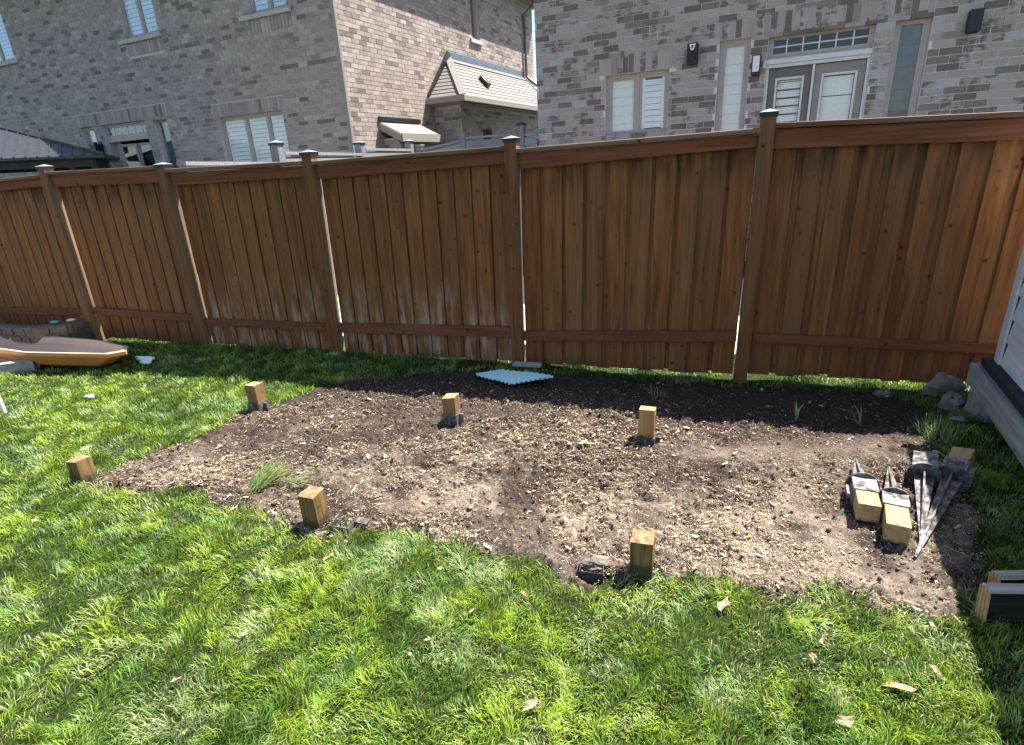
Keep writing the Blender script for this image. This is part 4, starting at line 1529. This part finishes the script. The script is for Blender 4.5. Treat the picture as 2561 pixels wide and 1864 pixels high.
# ------------------------------------------------------------------ timber offcuts at the right edge
for i, (c, rz, rx, Lx, lab) in enumerate([((1.60, 1.50, 0.0), -.10, .10, .62, 'black stained timber offcut with pale sawn end, nearer of two by right edge'),
                                          ((1.725, 1.60, 0.0), -.06, .12, .55, 'weathered timber offcut behind the nearer one at right edge')]):
    t_ = empty('timber_offcut', (c[0], c[1], float(hgt(c[0], c[1])) + .012), rz)
    t_.rotation_euler.x = -rx
    tag(t_, lab, 'timber', 'timber offcuts at the right edge')
    b = MB()
    wv, hv, ch = .055, .135 if i == 0 else .10, .010
    prof = [(0, ch), (ch, 0), (wv - ch, 0), (wv, ch), (wv, hv - ch), (wv - ch, hv), (ch, hv), (0, hv - ch)]
    n = len(prof)
    vs = [(0, p[0], p[1]) for p in prof] + [(Lx, p[0], p[1]) for p in prof]
    b.add(vs, [tuple(range(n - 1, -1, -1))], 1)
    o0 = len(b.v)
    for j in range(n):
        k_ = (j + 1) % n
        b.add([vs[j], vs[k_], vs[n + k_], vs[n + j]], [(0, 3, 2, 1)], 2 if j in (5, 6) else 0)
    b.add(vs, [tuple(range(n, 2 * n))], 1)
    b.build('plank', [M['blackwood'], M['endgrain'], M['oldbeam']], t_)

# ------------------------------------------------------------------ sandbox corner, left
def rim_shape(pts, bottoms, name, parent, mat, th=.012):
    pass


basin = empty('plastic_basin', (-4.45, 5.42, 0), 0)
tag(basin, 'tan plastic octagonal sandbox lid lying like a bowl on the grass', 'sandbox lid')
RIM = [(-4.94, 5.28, .20), (-4.55, 5.09, .205), (-3.62, 4.87, .205), (-3.51, 4.95, .20), (-3.62, 5.16, .185), (-4.25, 5.62, .15), (-4.9, 5.90, .14), (-5.6, 6.02, .15), (-5.85, 5.85, .17), (-5.62, 5.58, .19)]
cx_, cy_ = -4.45, 5.42


def ring(s, dz, zf=None):
    return [((p[0] - cx_) * s, (p[1] - cy_) * s, (p[2] + dz) if zf is None else zf) for p in RIM]


b = MB()
R1, R2, R3, R4 = ring(1.0, 0), ring(1.0, -.035), ring(.95, -.042), ring(.74, 0, .055)
R5 = ring(.44, 0, .0)
n = len(RIM)
rings = [R1, R2, R3, R4, R5]
vs = [v for r in rings for v in r]
fs = []
for i in range(len(rings) - 1):
    for j in range(n):
        k_ = (j + 1) % n
        fs.append((i * n + j, i * n + k_, (i + 1) * n + k_, (i + 1) * n + j)[::-1])
fs.append(tuple((len(rings) - 1) * n + j for j in range(n))[::-1])
b.add(vs, fs)
b.build('shell', M['tan'], basin, bevel=.006)
b = MB()
I1, I2, I3, I4 = ring(1.0, .0005), ring(.93, .0005), ring(.86, -.06), ring(.56, 0, .035)
rings = [I1, I2, I3, I4]
vs = [v for r in rings for v in r]
fs = []
for i in range(len(rings) - 1):
    for j in range(n):
        k_ = (j + 1) % n
        fs.append((i * n + j, i * n + k_, (i + 1) * n + k_, (i + 1) * n + j))
fs.append(tuple((len(rings) - 1) * n + j for j in range(n)))
b.add(vs, fs)
b.build('inner_tray', M['tan_in'], basin)

sb = empty('sandbox', (-5.45, 6.62, 0), -0.30)
tag(sb, 'dark plastic sandbox with moulded brick walls against fence foot', 'sandbox')
OCT = [(-1.0, -.35), (-.75, -.62), (.55, -.62), (.88, -.42), (.90, .28), (.62, .52), (-.75, .52), (-1.0, .3)]
b = MB()
n = len(OCT)
inn = [(p[0] * .86, p[1] * .80) for p in OCT]
vs = [(p[0], p[1], 0) for p in OCT] + [(p[0], p[1], .25) for p in OCT] + [(p[0], p[1], .25) for p in inn] + [(p[0], p[1], .03) for p in inn]
fs = []
for i in range(3):
    for j in range(n):
        k_ = (j + 1) % n
        fs.append((i * n + j, i * n + k_, (i + 1) * n + k_, (i + 1) * n + j))
fs.append(tuple(3 * n + j for j in range(n)))
b.add(vs, fs)
b.build('tub', M['moulded'], sb, bevel=.012)
for j in range(n):
    k_ = (j + 1) % n
    p, q = Vector((*OCT[j], 0)), Vector((*OCT[k_], 0))
    d = q - p
    ll = d.length
    d.normalize()
    nrm = Vector((d.y, -d.x, 0))
    for row in range(3):
        x = .03 + (row % 2) * .09
        while x < ll - .05:
            w_ = min(.16, ll - .02 - x)
            if w_ > .05:
                b = MB()
                b.obox(p + d * (x + w_ / 2) + nrm * .006 + Vector((0, 0, .045 + row * .08)), d, nrm, (0, 0, 1), w_ / 2 - .008, .011, .032)
                b.build('moulded_brick', M['moulded'], sb, bevel=.006)
            x += .175
MB().box(-.7, .35, .36, .40, .10, .34).build('seat_panel', plain('brown_plastic', (.25, .15, .10), .6), sb, bevel=.01)
for i, (x, y, cr, lab, mt) in enumerate([(-4.78, 6.05, .05, 'yellow plastic sand toy on the dark sandbox rim', (.75, .65, .30)), (-4.92, 6.0, .045, 'green plastic sand toy on the dark sandbox rim', (.10, .42, .36)),
                                         (-4.72, 6.17, .04, 'red plastic sand toy on the dark sandbox rim', (.55, .07, .04))]):
    o_ = lump('sand_toy', (x, y, .275), (cr * .9, cr * .45, .016), plain('toy_%d' % i, mt, .4), 60 + i, amp=.08)
    o_.rotation_euler.z = .5
    tag(o_, lab, 'toy', 'toys on the sandbox')

te = MB()
te.bar((-5.6, 4.72, .05), (-4.58, 5.19, .05), .07, .12)
to = te.build('timber_edging', M['oldbeam'], bevel=.006)
tag(to, 'grey timber edging board beside tan lid at left edge', 'edging')
gp = MB()
gp.prism([(-6.6, 4.9), (-5.6, 4.80), (-4.60, 5.26), (-4.9, 5.55), (-6.6, 5.5)], -.02, .055)
tag(gp.build('gravel_pad', M['gravel']), kind='structure')
wk = MB()
wk.tube([(-3.985, 4.10, -.03), (-4.0, 4.105, .20), (-4.03, 4.11, .32)], [.014, .016, .015], 10)
tag(wk.build('white_stake', M['white']), 'white plastic leg poking up at the left edge of lawn', 'stake')

# ------------------------------------------------------------------ foam mat, tissue, board scrap
fm = MB()
A_, B_, C_, D_ = [Vector((*p, 0)) for p in ((-.29, 4.21), (-.085, 4.27), (.315, 3.99), (-.015, 3.92))]
out = []
for p, q, amp in ((A_, B_, .018), (B_, C_, .020), (C_, D_, .018), (D_, A_, .020)):
    d = q - p
    nn = Vector((d.y, -d.x, 0)).normalized()
    k2 = 28
    for k_ in range(k2):
        t = k_ / k2
        s = 1 if math.sin(t * 2 * pi * 9) > 0 else -1
        out.append(p + d * t - nn * (amp * s * .6))
ctr = sum(out, Vector()) / len(out)
n = len(out)
zf = lambda p: .062 + .008 * sin(p.x * 7) + .005 * cos(p.y * 11)
vs = [(p.x, p.y, zf(p)) for p in out] + [(p.x, p.y, zf(p) + .012) for p in out] + [(ctr.x, ctr.y, zf(ctr)), (ctr.x, ctr.y, zf(ctr) + .012)]
fs = []
for j in range(n):
    k_ = (j + 1) % n
    fs += [(j, k_, n + k_, n + j), (n + j, n + k_, 2 * n + 1), (k_, j, 2 * n)]
fm.add(vs, fs)
tag(fm.build('foam_mat', M['foam']), 'pale aqua foam mat tile with scalloped edges on shaded soil by fence', 'mat')
bs = MB()
bs.obox((.13, 4.385, .05), (.95, -.3, 0), (.3, .95, 0), (0, 0, 1), .12, .035, .012)
tag(bs.build('board_scrap', M['oldbeam'], bevel=.004), 'dark flat board scrap beside the foam mat at fence post', 'board')
ts = lump('tissue', (-3.53, 5.2, .035), (.13, .05, .022), M['tissue'], 91, amp=.7)
ts.rotation_euler.z = -.5
tag(ts, 'crumpled white tissue on shaded grass near the fence', 'tissue')
ts = lump('tissue', (-3.44, 4.28, .03), (.035, .02, .012), M['tissue'], 92, amp=.7)
tag(ts, 'small white paper scrap on sunlit grass in front of the lid', 'tissue')

# ------------------------------------------------------------------ lawn grass
def blades(px_, py_, pz, length, width, azim, lean, curl, color, tipcol):
    """tapered blades of two segments: arrays in, (V, tris, quads, col) out"""
    n_ = len(px_)
    dx, dy = np.cos(azim), np.sin(azim)
    ca = azim + pi / 2 + RNG.uniform(-.6, .6, n_)
    wx, wy = np.cos(ca) * width / 2, np.sin(ca) * width / 2
    l1 = length * .55
    l2 = length * .45
    a1, a2 = lean, np.minimum(lean + curl, 1.75)
    mx, my, mz = px_ + dx * l1 * np.sin(a1), py_ + dy * l1 * np.sin(a1), pz + l1 * np.cos(a1)
    tx, ty, tz = mx + dx * l2 * np.sin(a2), my + dy * l2 * np.sin(a2), mz + l2 * np.cos(a2)
    V_ = np.empty((n_, 5, 3))
    V_[:, 0] = np.stack([px_ - wx, py_ - wy, pz - .006], -1)
    V_[:, 1] = np.stack([px_ + wx, py_ + wy, pz - .006], -1)
    V_[:, 2] = np.stack([mx + wx * .8, my + wy * .8, mz], -1)
    V_[:, 3] = np.stack([mx - wx * .8, my - wy * .8, mz], -1)
    V_[:, 4] = np.stack([tx, ty, tz], -1)
    base = np.arange(n_)[:, None] * 5
    Qd = base + np.array([[0, 1, 2, 3]])
    Tr = base + np.array([[3, 2, 4]])
    C_ = np.ones((n_, 5, 4))
    C_[:, 0:2, :3] = (color * .6)[:, None, :]  # roots darkened in colour, imitating the shade between blades
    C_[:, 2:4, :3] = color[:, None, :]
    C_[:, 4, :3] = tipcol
    return V_.reshape(-1, 3), Tr, Qd, C_.reshape(-1, 4)


def grass_cells(x0, x1, y0, y1, dens_fn, dmax):
    n_ = int((x1 - x0) * (y1 - y0) * dmax)
    x = RNG.uniform(x0, x1, n_)
    y = RNG.uniform(y0, y1, n_)
    keep = RNG.uniform(0, 1, n_) * dmax < dens_fn(x, y)
    return x[keep], y[keep]


_cam2 = np.array([0.0, 0.0])


def in_view(x, y, pad=0.35):
    z = hgt(x, y)
    v = np.stack([x, y, z - CAMH], -1)
    zf_ = v @ np.array(_fw)
    xr = v @ np.array(_rt) / np.maximum(zf_, .05)
    yu = v @ np.array(_up) / np.maximum(zf_, .05)
    return (zf_ > .1) & (np.abs(xr) < .911 + pad) & (yu > -.663 - pad)


def density(x, y):
    d = np.hypot(np.hypot(x, y), CAMH)
    dn = 29000 * np.clip((2.2 / d) ** 1.25, .18, 1.0)
    sd_ = bed_sd(x, y)
    m = np.clip((-sd_ + .015) / .05, 0, 1)
    # straggling blades in the bed's margin and on the shaded right part
    m = np.maximum(m, .05 * np.clip(1 - sd_ / .16, 0, 1))
    right = np.clip((x - (1.70 + (y - 1.7) * .40)) / .35, 0, 1)
    m = np.maximum(m, .22 * right * (vnoise(x, y, 7, 77) > .5))
    v = x * FN[0] + y * FN[1] - F_N0
    uu = x * FU[0] + y * FU[1]
    m = m * np.clip((.55 - v) / .1, 0, 1)
    # thinner under the fence behind the bed
    strip = np.clip((v + .42) / .12, 0, 1) * np.clip((uu + 2.6) / .5, 0, 1)
    m = m * (1 - strip * (.35 + .55 * (vnoise(x, y, 5, 83) > .55)))
    thin = fbm(x, y, 2.6, 3, 97)
    m = m * np.clip(.62 + 1.5 * (thin - .36), .38, 1)
    # keep clear of things
    m = m * (poly_sd(x, y, np.array([(-6.7, 4.8), (-5.6, 4.68), (-4.55, 5.15), (-4.1, 5.12), (-3.75, 5.2), (-3.95, 5.5), (-4.5, 6.0), (-4.45, 6.5), (-5, 7.2), (-6.7, 7.5)])) < 0)
    loc = (x - SHC.x) * -SOUT.x + (y - SHC.y) * -SOUT.y
    m = m * (loc < .02)
    return dn * m * in_view(x, y)


gx, gy = grass_cells(-7.6, 3.6, .55, 7.2, density, 29000)
n_ = len(gx)
gz = hgt(gx, gy)
dist = np.hypot(np.hypot(gx, gy), CAMH)
flow = 2 * pi * fbm(gx, gy, 6.5, 2, 111) * 2.4
az = flow + RNG.normal(0, .8, n_)
clump = fbm(gx, gy, 11.0, 3, 121, .6)
ln_ = (0.023 + .031 * RNG.beta(2, 2.2, n_)) * np.clip(.05 + 1.85 * clump, .35, 1.7)
sdv = bed_sd(gx, gy)
ln_ *= np.where(sdv > .0, .9, 1.0) * (1 + .45 * np.exp(-(sdv / .05) ** 2))
wd_ = (.0018 + .0017 * RNG.uniform(0, 1, n_)) * np.clip(dist / 2.3, 1, 2.3) ** .6
lean_ = np.clip(RNG.normal(.62, .38, n_) + 1.6 * (fbm(gx, gy, 8.0, 2, 126) - .5), .02, 1.45)
curl_ = np.abs(RNG.normal(.45, .35, n_))
tone = fbm(gx, gy, 2.8, 3, 131)
tone2 = fbm(gx, gy, 9.0, 3, 141)
yel = np.clip(.45 + (tone - .5) * 1.9 + (tone2 - .5) * 2.6 + RNG.normal(0, .18, n_), 0, 1)[:, None]
cA, cB = np.array([.112, .215, .028]), np.array([.255, .365, .030])
colb = cA * (1 - yel) + cB * yel
pale = np.clip((fbm(gx, gy, 8.5, 4, 151, .62) - .52) * 5.0 + RNG.normal(0, .15, n_), 0, 1)[:, None]
colb = colb * (1 - .5 * pale) + np.array([.46, .56, .29]) * .5 * pale
colb *= (RNG.uniform(.55, 1.4, n_) * np.clip(.55 + .95 * fbm(gx, gy, 14, 2, 156), .6, 1.35))[:, None]
straw = RNG.uniform(0, 1, n_) < (.035 + .05 * pale[:, 0] + .25 * np.clip(1 + sdv / .10, 0, 1) * (sdv < 0))
colb[straw] = np.array([.46, .36, .18]) * RNG.uniform(.7, 1.2, straw.sum())[:, None]
lean_[straw] = np.clip(lean_[straw] + .4, 0, 1.5)
tip = colb * 1.25
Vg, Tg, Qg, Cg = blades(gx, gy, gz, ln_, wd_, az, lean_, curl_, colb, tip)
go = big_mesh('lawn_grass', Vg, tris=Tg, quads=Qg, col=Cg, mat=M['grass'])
tag(go, 'bright green mown lawn around the bare soil bed', 'grass', kind='stuff')
print('grass blades', n_)


# ------------------------------------------------------------------ chips and clods in the bed
def chip_mesh(x, y, z, L_, W_, T_, az_, tilt, color):
    """thin irregular wedge slivers, 6 verts / 8 tris each"""
    n_ = len(x)
    ca, sa = np.cos(az_), np.sin(az_)
    ct, stt = np.cos(tilt), np.sin(tilt)
    loc = np.array([(-.45, -.5, 0), (.4, -.42, 0), (.5, .45, 0), (-.38, .5, 0), (-.5, .05, 1), (.46, -.05, 1)])
    V_ = np.empty((n_, 6, 3))
    for k2 in range(6):
        lx = (loc[k2, 0] + RNG.uniform(-.16, .16, n_)) * L_
        lyy = (loc[k2, 1] + RNG.uniform(-.2, .2, n_)) * W_
        lz = loc[k2, 2] * T_ + lx * lx / np.maximum(L_, 1e-4) * .3
        hx_, hz_ = lx * ct - lz * stt, lx * stt + lz * ct
        V_[:, k2, 0] = x + hx_ * ca - lyy * sa
        V_[:, k2, 1] = y + hx_ * sa + lyy * ca
        V_[:, k2, 2] = z + hz_
    base = np.arange(n_)[:, None] * 6
    Qs = [base + np.array([q]) for q in ([3, 2, 1, 0], [0, 1, 5, 4], [2, 3, 4, 5])]
    Ts = [base + np.array([q]) for q in ([1, 2, 5], [3, 0, 4])]
    C_ = np.ones((n_, 6, 4))
    C_[:, :, :3] = color[:, None, :]
    return V_.reshape(-1, 3), np.concatenate(Ts, 0), np.concatenate(Qs, 0), C_.reshape(-1, 4)


def chip_density(x, y):
    sd_ = bed_sd(x, y)
    v = F_N0 - (x * FN[0] + y * FN[1])
    d = .10 + 1.25 * np.clip((fbm(x, y, 2.4, 6, 161, .74) - .41) * 5.0, 0, 1)
    rich = rich_map(x, y)
    d = d * (.24 + 1.15 * rich)
    d = d * (1 - .6 * np.clip(smoothpatch(x, y), 0, 1))
    d = d * np.clip((v - .45) / .7, .05, 1)
    return d * (sd_ > .005)


def scatter(nc, boost, floor=0.0):
    x_ = RNG.uniform(-2.75, 2.75, nc)
    y_ = RNG.uniform(1.4, 4.5, nc)
    kk = RNG.uniform(0, 1, nc) < np.maximum(chip_density(x_, y_) * boost, floor * (bed_sd(x_, y_) > .03))
    return x_[kk], y_[kk]


pal = np.array([(.78, .61, .38), (.68, .51, .30), (.84, .75, .58), (.42, .30, .18), (.22, .15, .105), (.56, .48, .40), (.10, .07, .052)])
parts_ = []
for nc, boost, l0, l1, lb, w0, w1, wmax, t1, tl, pp in (
        (640000, 1.0, .0025, .009, 3.5, .25, .8, .006, .0015, .45, [.17, .15, .13, .17, .14, .14, .10]),      # crumbs
        (46000, 1.0, .007, .024, 5.0, .25, .6, .013, .0022, .28, [.24, .19, .20, .14, .08, .12, .03]),         # flakes
        (12000, .8, .026, .070, 2.8, .03, .06, .0032, .0022, .12, [.30, .20, .25, .10, .05, .10, .0]),          # straws and shreds
        (1500, .9, .028, .050, 2.0, .35, .6, .026, .004, .22, [.16, .14, .18, .2, .16, .12, .04])):            # bark plates
    x, y = scatter(nc, boost, .12 if nc < 2000 else 0.0)
    n_ = len(x)
    L_ = l0 + (l1 - l0) * RNG.beta(1.0, lb, n_)
    W_ = np.minimum(L_ * RNG.uniform(w0, w1, n_), wmax)
    T_ = t1 * RNG.uniform(.4, 1.1, n_)
    cc = pal[RNG.choice(len(pal), n_, p=np.array(pp) / sum(pp))] * RNG.uniform(.72, 1.15, n_)[:, None]
    parts_.append(chip_mesh(x, y, soil_h(x, y) + .0025, L_, W_, T_, RNG.uniform(0, 2 * pi, n_), RNG.normal(0, tl, n_), cc))
off, Vs, Ts, Qs, Cs = 0, [], [], [], []
for V_, T2, Q2, C_ in parts_:
    Vs.append(V_)
    Ts.append(T2 + off)
    Qs.append(Q2 + off)
    Cs.append(C_)
    off += len(V_)
co = big_mesh('wood_chips', np.concatenate(Vs), tris=np.concatenate(Ts), quads=np.concatenate(Qs), col=np.concatenate(Cs), mat=M['chips'])
tag(co, 'pale wood chips and bark shreds scattered over the soil bed', 'wood chips', kind='stuff')
print('chips', off // 6)

NK = 30000
x = RNG.uniform(-2.75, 2.7, NK)
y = RNG.uniform(1.4, 4.5, NK)
ck = (bed_sd(x, y) > .0) & (RNG.uniform(0, 1, NK) < .2 + 1.4 * np.clip(fbm(x, y, 3.1, 3, 171) - .38, 0, 1)) & (RNG.uniform(0, 1, NK) > .85 * smoothpatch(x, y))
x, y = x[ck], y[ck]
n_ = len(x)
r_ = .0035 + .020 * RNG.beta(1.0, 8.0, n_)
ico = bpy.data.meshes.new('tmp')
import bmesh
bm = bmesh.new()
bmesh.ops.create_icosphere(bm, subdivisions=1, radius=1)
iv = np.array([v.co[:] for v in bm.verts])
itf = np.array([[v.index for v in f.verts] for f in bm.faces])
bm.free()
bpy.data.meshes.remove(ico)
nv = len(iv)
Vk = iv[None] * (r_[:, None, None] * RNG.uniform(.5, 1.35, (n_, nv, 1))) * np.array([1.15, 1, .65])
Vk = Vk + np.stack([x, y, soil_h(x, y) + r_ * .2], -1)[:, None, :]
Tk = (np.arange(n_)[:, None, None] * nv + itf[None]).reshape(-1, 3)
dk = np.array([.050, .035, .026]) * RNG.uniform(.55, 1.7, n_)[:, None]
dryk = RNG.uniform(0, 1, n_) < .30
dk[dryk] = np.array([.22, .16, .125]) * RNG.uniform(.7, 1.2, dryk.sum())[:, None]
Ck = np.ones((n_, nv, 4))
Ck[:, :, :3] = dk[:, None, :]
ko = big_mesh('soil_clods', Vk.reshape(-1, 3), tris=Tk, col=Ck.reshape(-1, 4), mat=M['clod'])
tag(ko, 'dark crumbly soil clods over the bed', 'soil', kind='stuff')
print('clods', n_)


# ------------------------------------------------------------------ weeds and loose tufts
def tuft(name, c, n_, h, spread, az0, azs, lean0, leans, ca, cb, wd, lab, cat='weed', group=None, zoff=.02):
    ang = RNG.uniform(0, 2 * pi, n_)
    rad = spread * np.sqrt(RNG.uniform(0, 1, n_))
    x_, y_ = c[0] + rad * np.cos(ang), c[1] + rad * np.sin(ang)
    t = RNG.uniform(0, 1, n_)[:, None]
    colx = np.array(ca) * (1 - t) + np.array(cb) * t
    V_, T_, Q_, C_ = blades(x_, y_, hgt(x_, y_) + zoff, h * RNG.uniform(.5, 1.1, n_), wd * RNG.uniform(.7, 1.2, n_), RNG.normal(az0, azs, n_),
                            np.clip(RNG.normal(lean0, leans, n_), .02, 1.45), np.abs(RNG.normal(.35, .25, n_)), colx, colx * 1.2)
    o_ = big_mesh(name, V_, tris=T_, quads=Q_, col=C_, mat=M['grass'])
    tag(o_, lab, cat, group)
    return o_


GA, GB_ = (.06, .14, .03), (.26, .33, .10)
tuft('grass_tuft', (-1.44, 2.72), 150, .24, .06, .95, .4, 1.2, .2, (.08, .17, .035), (.30, .33, .12), .0045, 'long uprooted tuft of green and straw grass lying on bed by lawn edge', 'grass tuft', zoff=.03)
tuft('grass_tuft', (-1.27, 2.75), 60, .16, .07, .2, .5, 1.25, .15, (.14, .20, .08), (.55, .50, .30), .004, 'pale flattened straw wisps beside the long uprooted tuft', 'grass tuft', zoff=.03)
tuft('weed', (2.105, 3.065), 9, .17, .015, 2.3, .7, .35, .3, (.28, .40, .12), (.40, .50, .2), .009, 'lone bright weed sprout at edge of fence shadow, right side of bed', 'weed')
tuft('weed', (1.785, 3.205), 4, .12, .006, 1.2, .6, .15, .12, (.25, .40, .10), (.45, .50, .2), .012, 'single upright green shoot at fence shadow edge, left of the bright weed', 'weed')
tuft('grass_tuft', (2.44, 2.86), 170, .13, .10, 1.6, 1.6, .45, .3, (.10, .22, .04), (.40, .44, .16), .004, 'sunlit grass tuft at the far right corner of bed', 'grass tuft')
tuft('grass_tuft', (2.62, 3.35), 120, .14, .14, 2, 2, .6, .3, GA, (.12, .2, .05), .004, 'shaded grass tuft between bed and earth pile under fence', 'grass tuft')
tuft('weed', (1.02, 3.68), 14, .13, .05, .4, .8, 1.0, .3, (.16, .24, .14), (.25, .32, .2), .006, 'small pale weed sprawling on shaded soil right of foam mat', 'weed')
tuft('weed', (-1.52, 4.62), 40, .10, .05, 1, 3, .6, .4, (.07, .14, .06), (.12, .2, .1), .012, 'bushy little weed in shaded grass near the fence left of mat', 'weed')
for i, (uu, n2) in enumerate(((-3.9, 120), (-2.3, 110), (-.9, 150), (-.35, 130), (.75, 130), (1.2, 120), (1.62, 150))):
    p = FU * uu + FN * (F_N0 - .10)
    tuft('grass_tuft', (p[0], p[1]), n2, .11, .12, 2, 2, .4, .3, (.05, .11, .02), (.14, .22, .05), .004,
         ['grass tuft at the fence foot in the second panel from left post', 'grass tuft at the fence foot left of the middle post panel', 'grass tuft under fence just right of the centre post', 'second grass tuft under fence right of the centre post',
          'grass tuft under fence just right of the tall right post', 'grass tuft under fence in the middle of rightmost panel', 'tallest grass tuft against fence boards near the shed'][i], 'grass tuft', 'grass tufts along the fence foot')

# ------------------------------------------------------------------ dry leaves on the lawn
LEAF = [(0.742, 1.661, .05, 'curled pale dry leaf on grass in front of nearest stub right side'), (1.14, 1.27, .065, 'largest tan dry leaf on the lawn, lower right'),
        (0.922, 1.178, .045, 'folded dry leaf beside a dark gap at lower right lawn'), (-0.003, 1.288, .04, 'upright pale dry leaf at bottom centre of lawn'),
        (-0.862, 2.075, .04, 'whitish dry leaf shred in grass below the stained stub')]
SMALL = [(1.294, 1.326), (-0.806, 2.175), (-1.173, 2.022), (-1.051, 1.641), (-1.416, 1.615), (-1.206, 1.457), (-0.359, 1.58), (-0.208, 1.711),
         (-0.415, 1.515), (-0.004, 1.792), (1.016, 1.472), (-1.26, 1.327), (-1.074, 1.263), (-0.355, 1.953), (-3.054, 3.555), (1.414, 1.503), (-2.513, 2.512), (-2.778, 3.589), (0.948, 1.402)]


def leaf(x, y, r, seed):
    rnd = random.Random(seed)
    az_ = rnd.uniform(0, 6.28)
    b = MB()
    n = 9
    pts = []
    for j in range(n):
        f = 2 * pi * j / n
        rr_ = r * .8 * (1.0 if j % 2 else .66) * rnd.uniform(.75, 1.1)
        pts.append((rr_ * cos(f) * 1.15, rr_ * sin(f) * .55))
    cu = rnd.uniform(8, 18) * (.03 / max(r, .02))
    zf2 = lambda p: cu * p[1] * p[1] * 2.2 + rnd.uniform(-.003, .004) + .15 * p[0]
    top = [(p[0], p[1], zf2(p)) for p in pts]
    vs = top + [(v[0], v[1], v[2] - .0012) for v in top] + [(0, 0, .0), (0, 0, -.0012)]
    fs = []
    for j in range(n):
        k2 = (j + 1) % n
        fs += [(j, k2, 2 * n), (n + k2, n + j, 2 * n + 1), (j, n + j, n + k2, k2)]
    b.add(vs, fs)
    z = float(hgt(x, y)) + .026
    return b.build('dry_leaf', M['leafdry'], loc=(x, y, z), rot=(rnd.uniform(-.5, .5), rnd.uniform(-.5, .5), az_))


for i, (x, y, r, lab) in enumerate(LEAF):
    tag(leaf(x, y, r, 300 + i), lab, 'leaf', 'dry leaves on the lawn')
for i, (x, y) in enumerate(SMALL):
    tag(leaf(x, y, random.uniform(.016, .030), 400 + i), 'small tan scrap of dry leaf caught in the lawn grass', 'leaf', 'small dry leaf scraps')
